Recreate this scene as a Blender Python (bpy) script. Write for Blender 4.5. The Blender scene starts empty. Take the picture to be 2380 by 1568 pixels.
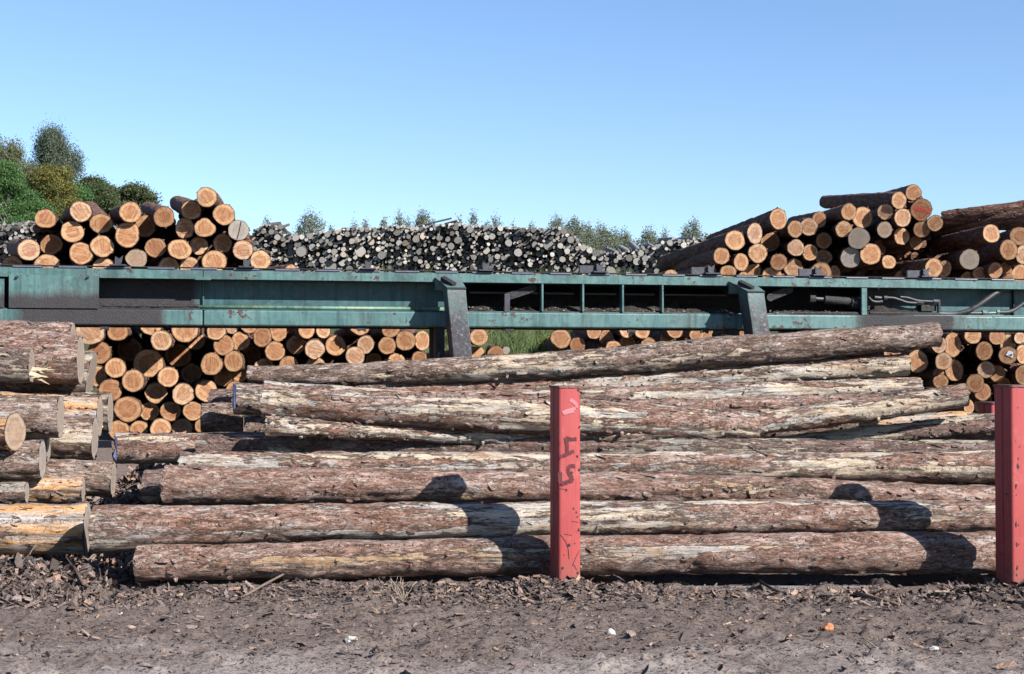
import bpy, math, random
import numpy as np
from mathutils import Vector, Matrix
R = math.radians
random.seed(7); rng = np.random.default_rng(7)
sc = bpy.context.scene

# ------------------------------------------------------------------ camera, light, exposure
F = 3305.6; CX = 1190.0; CY = 784.0; EYE = 1.55        # photo measured as 2380 x 1568
PITCH = math.atan(74 / F)
cam = bpy.data.cameras.new('camera'); cam.lens = 50; cam.sensor_width = 36; cam.clip_start = .1; cam.clip_end = 3000
camo = bpy.data.objects.new('camera', cam); sc.collection.objects.link(camo)
camo.location = (0, 0, EYE); camo.rotation_euler = (R(90) + PITCH, 0, 0); sc.camera = camo
SUN_AZ, SUN_EL = R(52), R(33)
SD = Vector((math.sin(SUN_AZ) * math.cos(SUN_EL), -math.cos(SUN_AZ) * math.cos(SUN_EL), math.sin(SUN_EL)))
w = bpy.data.worlds.new('World'); sc.world = w; w.use_nodes = True
nt = w.node_tree; bg = nt.nodes['Background']; sky = nt.nodes.new('ShaderNodeTexSky')
sky.sky_type = 'NISHITA'; sky.sun_disc = False; sky.sun_elevation = SUN_EL; sky.sun_rotation = R(180) - SUN_AZ
sky.air_density = 1.0; sky.dust_density = 0.1; sky.ozone_density = 1.6
tint = nt.nodes.new('ShaderNodeMix'); tint.data_type = 'RGBA'; tint.blend_type = 'MULTIPLY'; tint.inputs[0].default_value = 1; tint.inputs[7].default_value = (.88, 1.0, 1.2, 1)   # camera white balance
nt.links.new(sky.outputs[0], tint.inputs[6]); nt.links.new(tint.outputs[2], bg.inputs[0]); bg.inputs[1].default_value = .055
sl = bpy.data.lights.new('sun', 'SUN'); sl.energy = 5.0; sl.angle = R(.53); sl.color = (1, .95, .88)
so = bpy.data.objects.new('sun', sl); sc.collection.objects.link(so); so.rotation_euler = SD.to_track_quat('Z', 'Y').to_euler()
sc.view_settings.view_transform = 'Standard'; sc.view_settings.look = 'None'
sc.view_settings.exposure = 1.5; sc.view_settings.gamma = 1

# ------------------------------------------------------------------ helpers
def at(px, py, Y):
    """point seen at photo position (px,py) standing at distance Y"""
    x = (px - CX) / F; y = (CY - py) / F
    d = Vector((x, math.cos(PITCH) - y * math.sin(PITCH), math.sin(PITCH) + y * math.cos(PITCH)))
    return Vector((0, 0, EYE)) + d * (Y / d.y)
def zd(off, x, y): return (off[0] + x / 2.1636) * .58105, (off[1] + y / 2.1636) * .58105
ZS = .58105 / 2.1636
col = sc.collection
def tag(o, label=None, cat=None, group=None, kind=None):
    if label: o['label'] = label
    if cat: o['category'] = cat
    if group: o['group'] = group
    if kind: o['kind'] = kind
    return o
def empty(name, loc=(0, 0, 0), M=None):
    o = bpy.data.objects.new(name, None); col.objects.link(o); o.empty_display_size = .1
    if M is not None: o.matrix_world = M
    else: o.location = loc
    return o
class MB:
    def __init__(s): s.v = []; s.f = []; s.m = []; s.a = []; s.n = 0
    def add(s, V, Fc, mi=0, a=0.):
        V = np.asarray(V, dtype=float); s.v.append(V)
        for q in Fc: s.f.append(tuple(int(i) + s.n for i in q)); s.m.append(mi)
        s.a.append(np.full(len(V), a) if np.isscalar(a) else np.asarray(a, float)); s.n += len(V)
    def box(s, lo, hi, mi=0, M=None, a=0., bev=0.):
        x0, y0, z0 = lo; x1, y1, z1 = hi
        V = np.array([(x0,y0,z0),(x1,y0,z0),(x1,y1,z0),(x0,y1,z0),(x0,y0,z1),(x1,y0,z1),(x1,y1,z1),(x0,y1,z1)], float)
        if M is not None: V = np.array([(M @ Vector(p))[:] for p in V])
        s.add(V, [(0,3,2,1),(4,5,6,7),(0,1,5,4),(1,2,6,5),(2,3,7,6),(3,0,4,7)], mi, a)
    def tube(s, pts, rad, n=10, mi=0, cap=True, a=0.):
        pts = [Vector(p) for p in pts]; k = len(pts)
        rad = [rad] * k if np.isscalar(rad) else rad
        V = []; up = Vector((0, 0, 1))
        for i, p in enumerate(pts):
            t = (pts[min(i + 1, k - 1)] - pts[max(i - 1, 0)]).normalized()
            u = t.cross(up)
            if u.length < .05: u = t.cross(Vector((0, 1, 0)))
            u.normalize(); v = u.cross(t)
            for j in range(n):
                A = 2 * math.pi * j / n; V.append((p + rad[i] * (u * math.cos(A) + v * math.sin(A)))[:])
        Fc = []
        for i in range(k - 1):
            for j in range(n):
                j2 = (j + 1) % n; Fc.append((i*n+j, i*n+j2, (i+1)*n+j2, (i+1)*n+j))
        if cap: Fc.append(tuple(range(n))[::-1]); Fc.append(tuple((k-1)*n+j for j in range(n)))
        s.add(V, Fc, mi, a)
    def build(s, name, mats, parent=None, smooth=False, M=None, origin=None):
        me = bpy.data.meshes.new(name); V = np.concatenate(s.v) if s.v else np.zeros((0, 3))
        if origin is not None: V = V - np.array(origin[:])
        me.from_pydata(V.tolist(), [], s.f)
        if not isinstance(mats, (list, tuple)): mats = [mats]
        for m in mats: me.materials.append(m)
        me.polygons.foreach_set('material_index', s.m)
        at_ = me.attributes.new('rad', 'FLOAT', 'POINT'); at_.data.foreach_set('value', np.concatenate(s.a))
        if smooth: me.polygons.foreach_set('use_smooth', [True] * len(s.f))
        me.update()
        o = bpy.data.objects.new(name, me); col.objects.link(o)
        if origin is not None: o.location = origin
        if M is not None: o.matrix_world = M
        if parent is not None: o.parent = parent
        return o
def hsh(ix, iy, iz, seed):
    h = (ix.astype(np.int64) * 374761393 + iy.astype(np.int64) * 668265263 + iz.astype(np.int64) * 2147483647 + seed * 974711) & 0xffffffff
    h = ((h ^ (h >> 13)) * 1274126177) & 0xffffffff
    h = ((h ^ (h >> 16)) * 2246822519) & 0xffffffff
    return ((h ^ (h >> 15)) & 0xffff) / 65535.
def vn(p, seed=0):
    i = np.floor(p).astype(np.int64); f = p - i; f = f * f * (3 - 2 * f); r = 0
    for dx in (0, 1):
        for dy in (0, 1):
            for dz in (0, 1):
                wgt = (f[:, 0] if dx else 1 - f[:, 0]) * (f[:, 1] if dy else 1 - f[:, 1]) * (f[:, 2] if dz else 1 - f[:, 2])
                r = r + wgt * hsh(i[:, 0] + dx, i[:, 1] + dy, i[:, 2] + dz, seed)
    return r * 2 - 1
def fbm(p, o=4, seed=0):
    r = 0; a = 1.
    for k in range(o): r = r + a * vn(p * 2 ** k, seed + k * 13); a *= .5
    return r

# ------------------------------------------------------------------ materials
class NM:
    def __init__(s, name, rough=.85):
        s.m = bpy.data.materials.new(name); s.m.use_nodes = True; s.t = s.m.node_tree; s.b = s.t.nodes['Principled BSDF']
        s.b.inputs['Roughness'].default_value = rough; s.b.inputs['Specular IOR Level'].default_value = .3
    def n(s, t, **k):
        x = s.t.nodes.new(t)
        for a, b in k.items(): setattr(x, a, b)
        return x
    def l(s, a, b): s.t.links.new(a, b)
    def coord(s, scale=(1, 1, 1), out='Object', rnd=False):
        tc = s.n('ShaderNodeTexCoord'); mp = s.n('ShaderNodeMapping'); mp.inputs['Scale'].default_value = scale
        s.l(tc.outputs[out], mp.inputs[0])
        if rnd:
            oi = s.n('ShaderNodeObjectInfo'); mu = s.math('MULTIPLY', oi.outputs['Random'], 57.); cb = s.n('ShaderNodeCombineXYZ')
            for i in range(3): s.l(mu, cb.inputs[i])
            s.l(cb.outputs[0], mp.inputs['Location'])
        return mp.outputs[0]
    def noise(s, vec, scale=1., detail=4., rough=.6, dist=0.):
        x = s.n('ShaderNodeTexNoise'); x.inputs['Scale'].default_value = scale; x.inputs['Detail'].default_value = detail
        x.inputs['Roughness'].default_value = rough; x.inputs['Distortion'].default_value = dist; s.l(vec, x.inputs['Vector']); return x.outputs[0]
    def voro(s, vec, scale, feat='F1', out=0):
        x = s.n('ShaderNodeTexVoronoi'); x.feature = feat; x.inputs['Scale'].default_value = scale; s.l(vec, x.inputs['Vector']); return x.outputs[out]
    def math(s, op, a, b=None, c=None, clamp=False):
        x = s.n('ShaderNodeMath', operation=op, use_clamp=clamp)
        for i, q in enumerate((a, b, c)):
            if q is None: continue
            if isinstance(q, (int, float)): x.inputs[i].default_value = q
            else: s.l(q, x.inputs[i])
        return x.outputs[0]
    def ramp(s, fac, stops, interp='LINEAR'):
        x = s.n('ShaderNodeValToRGB'); x.color_ramp.interpolation = interp; e = x.color_ramp.elements
        while len(e) < len(stops): e.new(.5)
        for i, (p, c) in enumerate(stops):
            e[i].position = p; e[i].color = (c, c, c, 1) if isinstance(c, (int, float)) else (*c, 1)
        s.l(fac, x.inputs[0]); return x.outputs[0]
    def mix(s, fac, a, b, mode='MIX'):
        x = s.n('ShaderNodeMix', data_type='RGBA', blend_type=mode)
        for i, q in ((0, fac), (6, a), (7, b)):
            if isinstance(q, (int, float)): x.inputs[i].default_value = q
            elif isinstance(q, tuple): x.inputs[i].default_value = (*q, 1)
            else: s.l(q, x.inputs[i])
        return x.outputs[2]
    def bump(s, h, dist=.02, strength=1.):
        x = s.n('ShaderNodeBump'); x.inputs['Distance'].default_value = dist; x.inputs['Strength'].default_value = strength
        s.l(h, x.inputs['Height']); s.l(x.outputs[0], s.b.inputs['Normal'])
    def color(s, c, k=.82):
        if not isinstance(c, tuple): c = s.mix(1., c, (k, k, k), 'MULTIPLY')
        if isinstance(c, tuple): s.b.inputs['Base Color'].default_value = (*c, 1)
        else: s.l(c, s.b.inputs['Base Color'])
    def attr(s, name='rad'):
        return s.n('ShaderNodeAttribute', attribute_name=name).outputs['Fac']
    def sep(s, vec, i):
        x = s.n('ShaderNodeSeparateXYZ'); s.l(vec, x.inputs[0]); return x.outputs[i]

def flaky_bark(name, thr, barkA, barkB, barkC, woodA, woodB, grey, seed):
    """weathered pine log: thin flaking bark with torn peeled patches.  thr: higher = less bare wood"""
    m = NM(name, .85)
    c0 = m.coord((1, 1, 1), rnd=True)
    wv = m.n('ShaderNodeTexNoise'); wv.inputs['Scale'].default_value = 14; wv.inputs['Detail'].default_value = 4; m.l(c0, wv.inputs['Vector'])
    va = m.n('ShaderNodeVectorMath', operation='SCALE'); m.l(wv.outputs[1], va.inputs[0]); va.inputs['Scale'].default_value = .07
    vb = m.n('ShaderNodeVectorMath', operation='ADD'); m.l(c0, vb.inputs[0]); m.l(va.outputs[0], vb.inputs[1]); cw = vb.outputs[0]
    def mp(sc_, src=None):
        q = m.n('ShaderNodeMapping'); q.inputs['Scale'].default_value = sc_; q.inputs['Location'].default_value = (seed, seed * 2, 0); m.l(src or c0, q.inputs[0]); return q.outputs[0]
    b0 = m.noise(mp((.95, 5.5, 5.5)), 1., 9, .68, .5); b1 = m.noise(mp((4.5, 19, 19)), 1., 6, .7, .8)
    band = m.noise(mp((.28, 8.5, 8.5)), 1., 3, .5, .3)
    big = m.math('ADD', m.math('ADD', m.math('MULTIPLY', b0, .42), m.math('MULTIPLY', band, .36)), m.math('MULTIPLY', b1, .22))
    mask = m.ramp(big, [(thr - .008, 0.), (thr + .008, 1.)])       # 1 = wood shows
    fine = m.noise(mp((13, 40, 40)), 1., 6, .75, .8)
    med = m.noise(mp((3.0, 10, 10)), 1., 7, .72, .6)
    flake = m.noise(mp((7, 26, 26)), 1., 7, .72, 1.2)
    plates = m.voro(mp((17, 40, 40), cw), 1., 'F1', 1)
    edge = m.voro(mp((17, 40, 40), cw), 1., 'DISTANCE_TO_EDGE', 0)
    pl = m.n('ShaderNodeSeparateColor'); m.l(plates, pl.inputs[0])
    bc = m.ramp(med, [(.32, barkC), (.44, barkA), (.56, barkB), (.68, grey)])
    bc = m.mix(m.ramp(flake, [(.50, 0.), (.56, .75)]), bc, m.mix(pl.outputs[0], barkA, barkB))
    bc = m.mix(m.math('MULTIPLY', pl.outputs[1], .35), bc, barkC)
    crack = m.math('MULTIPLY', m.ramp(edge, [(0., 1.), (.045, .0)]), m.ramp(flake, [(.46, 0.), (.54, .8)]))
    bc = m.mix(crack, bc, (.022, .014, .011))
    bc = m.mix(m.ramp(fine, [(.36, .85), (.44, 0.)]), bc, (.02, .012, .009))
    bc = m.mix(m.ramp(fine, [(.56, 0.), (.64, .75)]), bc, grey)
    streak = m.noise(mp((1.8, 46, 46)), 1., 6, .75, .3)
    wc = m.ramp(streak, [(.28, woodB), (.5, woodA), (.72, tuple(min(1, x * 1.35) for x in woodA))])
    mould = m.math('ADD', m.math('MULTIPLY', m.noise(mp((2.2, 9, 9)), 1., 9, .78, .8), .6), m.math('MULTIPLY', m.noise(mp((.35, 9.5, 9.5)), 1.3, 3, .5), .4))
    wc = m.mix(m.ramp(mould, [(.46, 0.), (.56, .92)]), wc, m.ramp(streak, [(.36, (.018, .016, .014)), (.55, grey)]))
    wc = m.mix(m.ramp(med, [(.56, 0.), (.62, .7)]), wc, (.19, .085, .035))
    wc = m.mix(m.ramp(fine, [(.34, .6), (.42, 0.)]), wc, (.06, .04, .025))
    cc = m.mix(mask, bc, wc)
    # thin shadow line painted into the colour along the torn bark edge
    cc = m.mix(m.ramp(big, [(thr - .022, 0.), (thr - .009, .8), (thr - .004, 0.)]), cc, (.03, .017, .012))
    spots = m.noise(mp((5, 15, 15)), 3., 5, .75)
    cc = m.mix(m.ramp(spots, [(.61, 0.), (.65, .85)]), cc, (.46, .42, .38))
    # rows of dents left by the feed rollers of the harvester
    X, Y_, Z = m.sep(c0, 0), m.sep(c0, 1), m.sep(c0, 2)
    fx = m.math('FRACT', m.math('ADD', m.math('MULTIPLY', X, 17.), m.math('MULTIPLY', med, 1.2)))
    fz = m.math('FRACT', m.math('ADD', m.math('MULTIPLY', Z, 7.5), m.math('MULTIPLY', big, .8)))
    tk = m.math('MULTIPLY', m.math('LESS_THAN', fx, .16), m.math('LESS_THAN', fz, .13))
    tk = m.math('MULTIPLY', tk, m.ramp(m.noise(mp((.9, 2, 2)), 1.7, 2, .5), [(.47, 0.), (.5, 1.)]))
    cc = m.mix(m.math('MULTIPLY', tk, .8), cc, m.mix(mask, (.03, .018, .013), (.10, .07, .045)))
    m.color(cc)
    nb = m.math('SUBTRACT', 1., mask)
    h = m.math('ADD', m.math('MULTIPLY', mask, -.8), m.math('MULTIPLY', fine, .55))
    h = m.math('ADD', h, m.math('MULTIPLY', m.math('MULTIPLY', m.ramp(flake, [(.50, 0.), (.545, 1.)]), nb), .45))
    h = m.math('ADD', h, m.math('MULTIPLY', m.math('MULTIPLY', pl.outputs[1], nb), .22))
    h = m.math('SUBTRACT', h, m.math('MULTIPLY', crack, .35)); h = m.math('SUBTRACT', h, m.math('MULTIPLY', tk, .7))
    h = m.math('ADD', h, m.math('MULTIPLY', streak, .3))
    m.bump(h, .024, 1.)
    return m.m
RED = (.21, .098, .060); PINK = (.375, .258, .215); DKB = (.055, .031, .022)
CREAM = (.42, .345, .26); TAN = (.22, .135, .070); GREY = (.38, .36, .345)
BK = {
 'mixed': flaky_bark('bark_flaking', .524, RED, PINK, DKB, CREAM, TAN, GREY, 1.),
 'pale':  flaky_bark('bark_mostly_peeled', .492, RED, PINK, DKB, CREAM, TAN, GREY, 3.),
 'red':   flaky_bark('bark_reddish', .562, (.185, .092, .062), (.355, .238, .195), DKB, (.33, .225, .14), TAN, GREY, 5.),
 'brown': flaky_bark('bark_brown_rough', .545, (.155, .09, .062), (.34, .255, .215), (.035, .02, .015), CREAM, (.2, .12, .06), GREY, 8.),
 'grey':  flaky_bark('bark_grey_peeled', .495, (.15, .08, .063), (.23, .165, .145), DKB, (.34, .29, .22), (.18, .15, .11), (.21, .195, .18), 11.),
 'orange': flaky_bark('bark_orange_peeled', .45, (.15, .065, .032), (.2, .11, .07), DKB, (.46, .25, .11), (.28, .13, .05), GREY, 14.),
}
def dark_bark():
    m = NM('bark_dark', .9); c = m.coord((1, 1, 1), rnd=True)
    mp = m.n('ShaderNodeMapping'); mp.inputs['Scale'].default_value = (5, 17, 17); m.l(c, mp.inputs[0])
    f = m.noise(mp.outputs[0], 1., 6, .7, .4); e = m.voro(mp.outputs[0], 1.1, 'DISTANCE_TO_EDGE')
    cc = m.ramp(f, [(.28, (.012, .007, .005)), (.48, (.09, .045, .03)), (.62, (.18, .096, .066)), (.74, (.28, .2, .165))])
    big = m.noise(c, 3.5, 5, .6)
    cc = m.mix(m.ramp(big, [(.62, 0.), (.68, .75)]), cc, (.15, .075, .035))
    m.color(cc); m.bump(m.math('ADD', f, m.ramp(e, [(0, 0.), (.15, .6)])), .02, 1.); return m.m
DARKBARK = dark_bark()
def cut_mat(name, heart, sap, pale, grey=0.):
    m = NM(name, .75); a = m.attr('rad'); c = m.coord((1, 1, 1), rnd=True)
    oi = m.n('ShaderNodeObjectInfo').outputs['Random']
    wob = m.noise(c, 9., 3, .6)
    r = m.math('ADD', a, m.math('MULTIPLY', m.math('SUBTRACT', wob, .5), .16))
    hl = m.math('ADD', .52, m.math('MULTIPLY', oi, .2))
    t = m.math('MULTIPLY', m.math('SUBTRACT', r, hl), 12., clamp=True)
    cc = m.mix(t, heart, sap)
    cc = m.mix(m.math('MULTIPLY', m.math('SUBTRACT', 1., m.math('MULTIPLY', m.math('ABSOLUTE', m.math('SUBTRACT', r, hl)), 11.), clamp=True), .7), cc, tuple(x * .6 for x in heart))
    rings = m.math('SINE', m.math('MULTIPLY', m.math('ADD', r, m.math('MULTIPLY', wob, .03)), 110.))
    cc = m.mix(m.math('MULTIPLY', m.math('ADD', rings, 1.), .11), cc, tuple(x * .55 for x in heart))
    vr = m.n('ShaderNodeVectorRotate', rotation_type='X_AXIS'); m.l(c, vr.inputs['Vector']); m.l(m.math('MULTIPLY', oi, 40.), vr.inputs['Angle'])
    mp = m.n('ShaderNodeMapping'); mp.inputs['Scale'].default_value = (1, 62, 5); m.l(vr.outputs[0], mp.inputs[0])
    c00 = m.coord((1, 1, 1)); ang = m.math('ARCTAN2', m.sep(c00, 1), m.sep(c00, 2)); cb = m.n('ShaderNodeCombineXYZ'); m.l(m.math('MULTIPLY', ang, 5.), cb.inputs[0]); m.l(m.math('MULTIPLY', oi, 91.), cb.inputs[1]); m.l(m.math('MULTIPLY', a, .8), cb.inputs[2])
    rad_ = m.noise(cb.outputs[0], 1., 3, .6)
    saw = m.noise(mp.outputs[0], 1., 3, .6)
    cc = m.mix(m.ramp(saw, [(.45, 0.), (.6, .34)]), cc, pale)
    cc = m.mix(m.ramp(saw, [(.38, .35), (.46, 0.)]), cc, tuple(x * .6 for x in heart))
    st = m.noise(c, 7., 5, .7, .5)
    cc = m.mix(m.ramp(st, [(.58, 0.), (.68, .6)]), cc, (.15, .12, .10))
    cc = m.mix(m.ramp(m.noise(c, 5., 3, .6), [(.34, .25), (.44, 0.)]), cc, pale)
    cc = m.mix(m.ramp(rad_, [(.63, 0.), (.69, .75)]), cc, tuple(x * .4 for x in heart))
    cc = m.mix(m.ramp(rad_, [(.33, .45), (.42, 0.)]), cc, sap)
    cc = m.mix(m.ramp(m.noise(c, 16., 5, .75, .6), [(.40, .55), (.5, 0.)]), cc, tuple(x * .55 for x in heart))
    cc = m.mix(1., cc, m.ramp(m.math('FRACT', m.math('MULTIPLY', oi, 13.7)), [(0, (.62, .52, .45)), (.35, (.9, .84, .78)), (.7, (1., 1., 1.)), (1, (1., 1.12, 1.35))]), 'MULTIPLY')
    # dark rim where the bark was sawn, short drying cracks
    cc = m.mix(m.ramp(a, [(.93, 0.), (.955, .85)]), cc, (.09, .045, .027))
    if grey: cc = m.mix(grey, cc, (.24, .22, .205))
    m.color(cc); m.bump(m.math('ADD', m.math('MULTIPLY', saw, .6), m.math('MULTIPLY', rings, .06)), .006, .6)
    return m.m
CUT = cut_mat('fresh_sawn_end', (.285, .125, .054), (.42, .25, .13), (.49, .34, .21))
CUTG = cut_mat('greyed_sawn_end', (.2, .135, .085), (.26, .195, .135), (.32, .265, .21), .4)
CUTW = cut_mat('pale_sawn_end', (.27, .165, .095), (.32, .235, .155), (.37, .3, .23), .2)
def grey_small():
    a = NM('grey_log_end', .85); c = a.coord((1, 1, 1)); oi = a.n('ShaderNodeObjectInfo').outputs['Random']
    at_ = a.attr('rad'); r = a.math('FRACT', a.math('ADD', oi, at_))
    cc = a.ramp(r, [(0, (.11, .103, .095)), (.25, (.2, .19, .176)), (.55, (.275, .265, .25)), (.88, (.34, .32, .295)), (.96, (.36, .28, .2)), (1, (.42, .40, .37))])
    n = a.noise(a.coord((1, 14, 14), rnd=True), 1., 5, .7)
    cc = a.mix(a.ramp(n, [(.38, .7), (.55, 0.)]), cc, (.07, .065, .06)); a.color(cc); a.bump(n, .01)
    b = NM('grey_log_bark', .9); oi = b.n('ShaderNodeObjectInfo').outputs['Random']; at_ = b.attr('rad'); r = b.math('FRACT', b.math('ADD', b.math('MULTIPLY', oi, 3.), at_))
    n = b.noise(b.coord((2, 12, 12), rnd=True), 1., 5, .7)
    cc = b.ramp(r, [(0, (.03, .027, .025)), (.6, (.08, .076, .072)), (1, (.2, .2, .2))])
    cc = b.mix(b.ramp(n, [(.45, 0.), (.6, .7)]), cc, (.03, .027, .025)); b.color(cc)
    return a.m, b.m
GEND, GBARK = grey_small()

def paint(name, base, base2, chip, grime=0., scale=1., gx=None, gz=None, rough=.45, rust=.62, dust=0.):
    m = NM(name, rough); c = m.coord((1, 1, 1)); n = m.noise(c, 2.2 * scale, 7, .65, .3); f = m.noise(c, 14 * scale, 6, .7); s_ = m.noise(m.coord((14, 14, 1.2)), 1., 5, .7)
    cc = m.mix(m.ramp(n, [(.35, 0.), (.65, 1.)]), base, base2)
    cc = m.mix(m.ramp(s_, [(.47, 0.), (.66, .7)]), cc, tuple(x * .42 for x in base))
    cc = m.mix(m.ramp(m.noise(c, 5.5 * scale, 8, .75, .6), [(.50, 0.), (.66, .65)]), cc, tuple(x * .4 for x in base))
    cc = m.mix(m.ramp(m.noise(c, 1.1, 6, .7, .4), [(.5, 0.), (.68, .55)]), cc, (.035, .04, .042))
    ch = m.math('ADD', m.math('MULTIPLY', n, .5), m.math('MULTIPLY', f, .5)); chm = m.ramp(ch, [(rust, 0.), (rust + .012, 1.)])
    cc = m.mix(chm, cc, chip)
    cc = m.mix(m.ramp(f, [(.32, .9), (.38, 0.)]), cc, (.03, .03, .03))
    g = None
    if grime: g = m.math('ADD', m.ramp(n, [(.35, 0.), (.65, 1.)]), grime - 1.)
    def acc(g, x): return x if g is None else m.math('MAXIMUM', g, x)
    nz = m.math('MULTIPLY', m.math('SUBTRACT', m.math('ADD', m.math('MULTIPLY', n, .6), m.math('MULTIPLY', s_, .4)), .5), 2.2)
    if gx:      # list of (x0, x1) ranges along the beam caked in grease
        x = m.sep(c, 0)
        for x0, x1, e in gx:
            a_ = m.math('DIVIDE', m.math('SUBTRACT', x, x0), e); b_ = m.math('DIVIDE', m.math('SUBTRACT', x1, x), e)
            g = acc(g, m.math('ADD', m.math('MINIMUM', a_, b_), nz, clamp=True))
    if gz:      # below this height greasy
        z = m.sep(c, 2); g = acc(g, m.math('ADD', m.math('DIVIDE', m.math('SUBTRACT', gz[0], z), gz[1]), m.math('MULTIPLY', nz, 1.1), clamp=True))
    if g is not None:
        cc = m.mix(m.math('MINIMUM', g, .97), cc, m.mix(f, (.012, .011, .012), (.045, .04, .045)))
        m.l(m.math('ADD', rough, m.math('MULTIPLY', g, .35), clamp=True), m.b.inputs['Roughness'])
    m.color(cc); h = m.math('SUBTRACT', m.math('MULTIPLY', f, .3), chm)
    if g is not None: h = m.math('ADD', h, m.math('MULTIPLY', g, m.math('MULTIPLY', m.noise(c, 60., 3, .6), 2.2)))
    m.bump(h, .006, .8); return m.m
TEAL = (.052, .118, .12); TEAL2 = (.095, .172, .168); MAROON = (.075, .025, .024)
def plain(name, c1, c2, scale=8., rough=.8, bump=.01, metal=0.):
    m = NM(name, rough); c = m.coord((1, 1, 1)); n = m.noise(c, scale, 6, .7); m.color(m.ramp(n, [(.3, c1), (.7, c2)])); m.bump(n, bump); m.b.inputs['Metallic'].default_value = metal; return m.m
SOOT = plain('oily_black_steel', (.008, .008, .009), (.03, .028, .03), 20, .65, .02)
DARKSTEEL = plain('dark_steel', (.02, .021, .03), (.05, .05, .065), 12, .5, .006)
PLATE = plain('worn_guide_plate', (.06, .066, .1), (.12, .125, .17), 9, .4, .004)
SOIL = plain('black_bark_dust', (.012, .01, .009), (.05, .04, .035), 26, .95, .05)
RUBBER = plain('hydraulic_hose_rubber', (.015, .015, .017), (.05, .05, .055), 20, .5, .004)
LEGM = NM('scraped_leg_paint', .45)
def _leg():
    m = LEGM; c = m.coord((1, 1, 1)); n = m.noise(m.coord((6, 6, 3)), 1., 7, .7, .3); f = m.noise(c, 24, 6, .75); z = m.sep(c, 2)
    g = m.math('ADD', m.math('MULTIPLY', m.math('SUBTRACT', 2.42, z), 2.4), m.math('MULTIPLY', m.math('SUBTRACT', n, .5), 2.6), clamp=True)
    cc = m.mix(m.ramp(n, [(.35, 0.), (.65, 1.)]), (.05, .115, .115), (.09, .16, .155))
    cc = m.mix(m.ramp(f, [(.52, 0.), (.58, .75)]), cc, (.13, .05, .055))
    cc = m.mix(g, cc, m.ramp(f, [(.3, (.016, .015, .018)), (.56, (.036, .034, .042)), (.68, (.2, .2, .22))]))
    m.color(cc); m.bump(f, .006)
_leg(); LEGM = LEGM.m
SLABM = plain('worn_concrete', (.14, .135, .135), (.2, .19, .19), 6, .9, .01)
STONE = plain('pale_stone', (.3, .29, .275), (.45, .43, .41), 30, .9, .01)
ORANGECHIP = plain('orange_bark_chip', (.33, .12, .05), (.42, .18, .09), 20, .8, .01)
STICKM = plain('dry_stick', (.08, .06, .048), (.17, .125, .10), 20, .9, .01)
STEMM = plain('dry_weed_stem', (.28, .23, .18), (.36, .3, .24), 20, .9, .004)
BLUE = plain('blue_tag_plastic', (.025, .035, .09), (.05, .065, .15), 10, .5, .01)
WHITETAG = plain('white_tag', (.5, .5, .52), (.6, .6, .62), 10, .5, .004)
MARKR = plain('red_marking_paint', (.5, .03, .03), (.55, .06, .05), 20, .7, .004)
MARKP = plain('faded_red_crayon', (.38, .075, .075), (.42, .12, .11), 30, .8, .004)
MARKD = plain('dark_spray_paint', (.035, .006, .009), (.11, .014, .018), 30, .7, .004)
MARKW = plain('pale_pink_smudge', (.33, .095, .11), (.37, .15, .17), 14, .7, .004)

def post_mat():
    m = NM('chipped_red_paint', .5); c = m.coord((1, 1, 1)); n = m.noise(c, 3., 6, .6); f = m.noise(c, 17., 6, .7, .4); z = m.sep(c, 2)
    cc = m.mix(n, (.25, .036, .038), (.31, .055, .054))
    cc = m.mix(m.ramp(m.math('SUBTRACT', 1., z), [(.55, 0.), (1.1, .5)]), cc, (.31, .052, .04))
    e = m.n('ShaderNodeNewGeometry').outputs['Pointiness']
    low = m.math('MULTIPLY', m.math('SUBTRACT', .75, z), .09)
    chm = m.ramp(m.math('ADD', f, low), [(.675, 0.), (.69, 1.)])
    cc = m.mix(chm, cc, (.05, .035, .04))
    v = m.noise(m.coord((40, 40, 2.)), 1., 5, .7); cc = m.mix(m.ramp(v, [(.52, 0.), (.7, .6)]), cc, (.15, .02, .024))
    cc = m.mix(m.ramp(m.noise(c, 6., 7, .75, .5), [(.55, 0.), (.7, .45)]), cc, (.36, .13, .12)); cc = m.mix(m.math('MULTIPLY', m.math('SUBTRACT', .28, z), 2.5, clamp=True), cc, (.13, .07, .055))
    m.color(cc); m.bump(m.math('SUBTRACT', m.math('MULTIPLY', f, .2), chm), .004, .8); return m.m
POSTM = post_mat()
RUSTCAP = plain('rusty_cap', (.06, .03, .03), (.2, .1, .09), 25, .8, .01)

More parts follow.
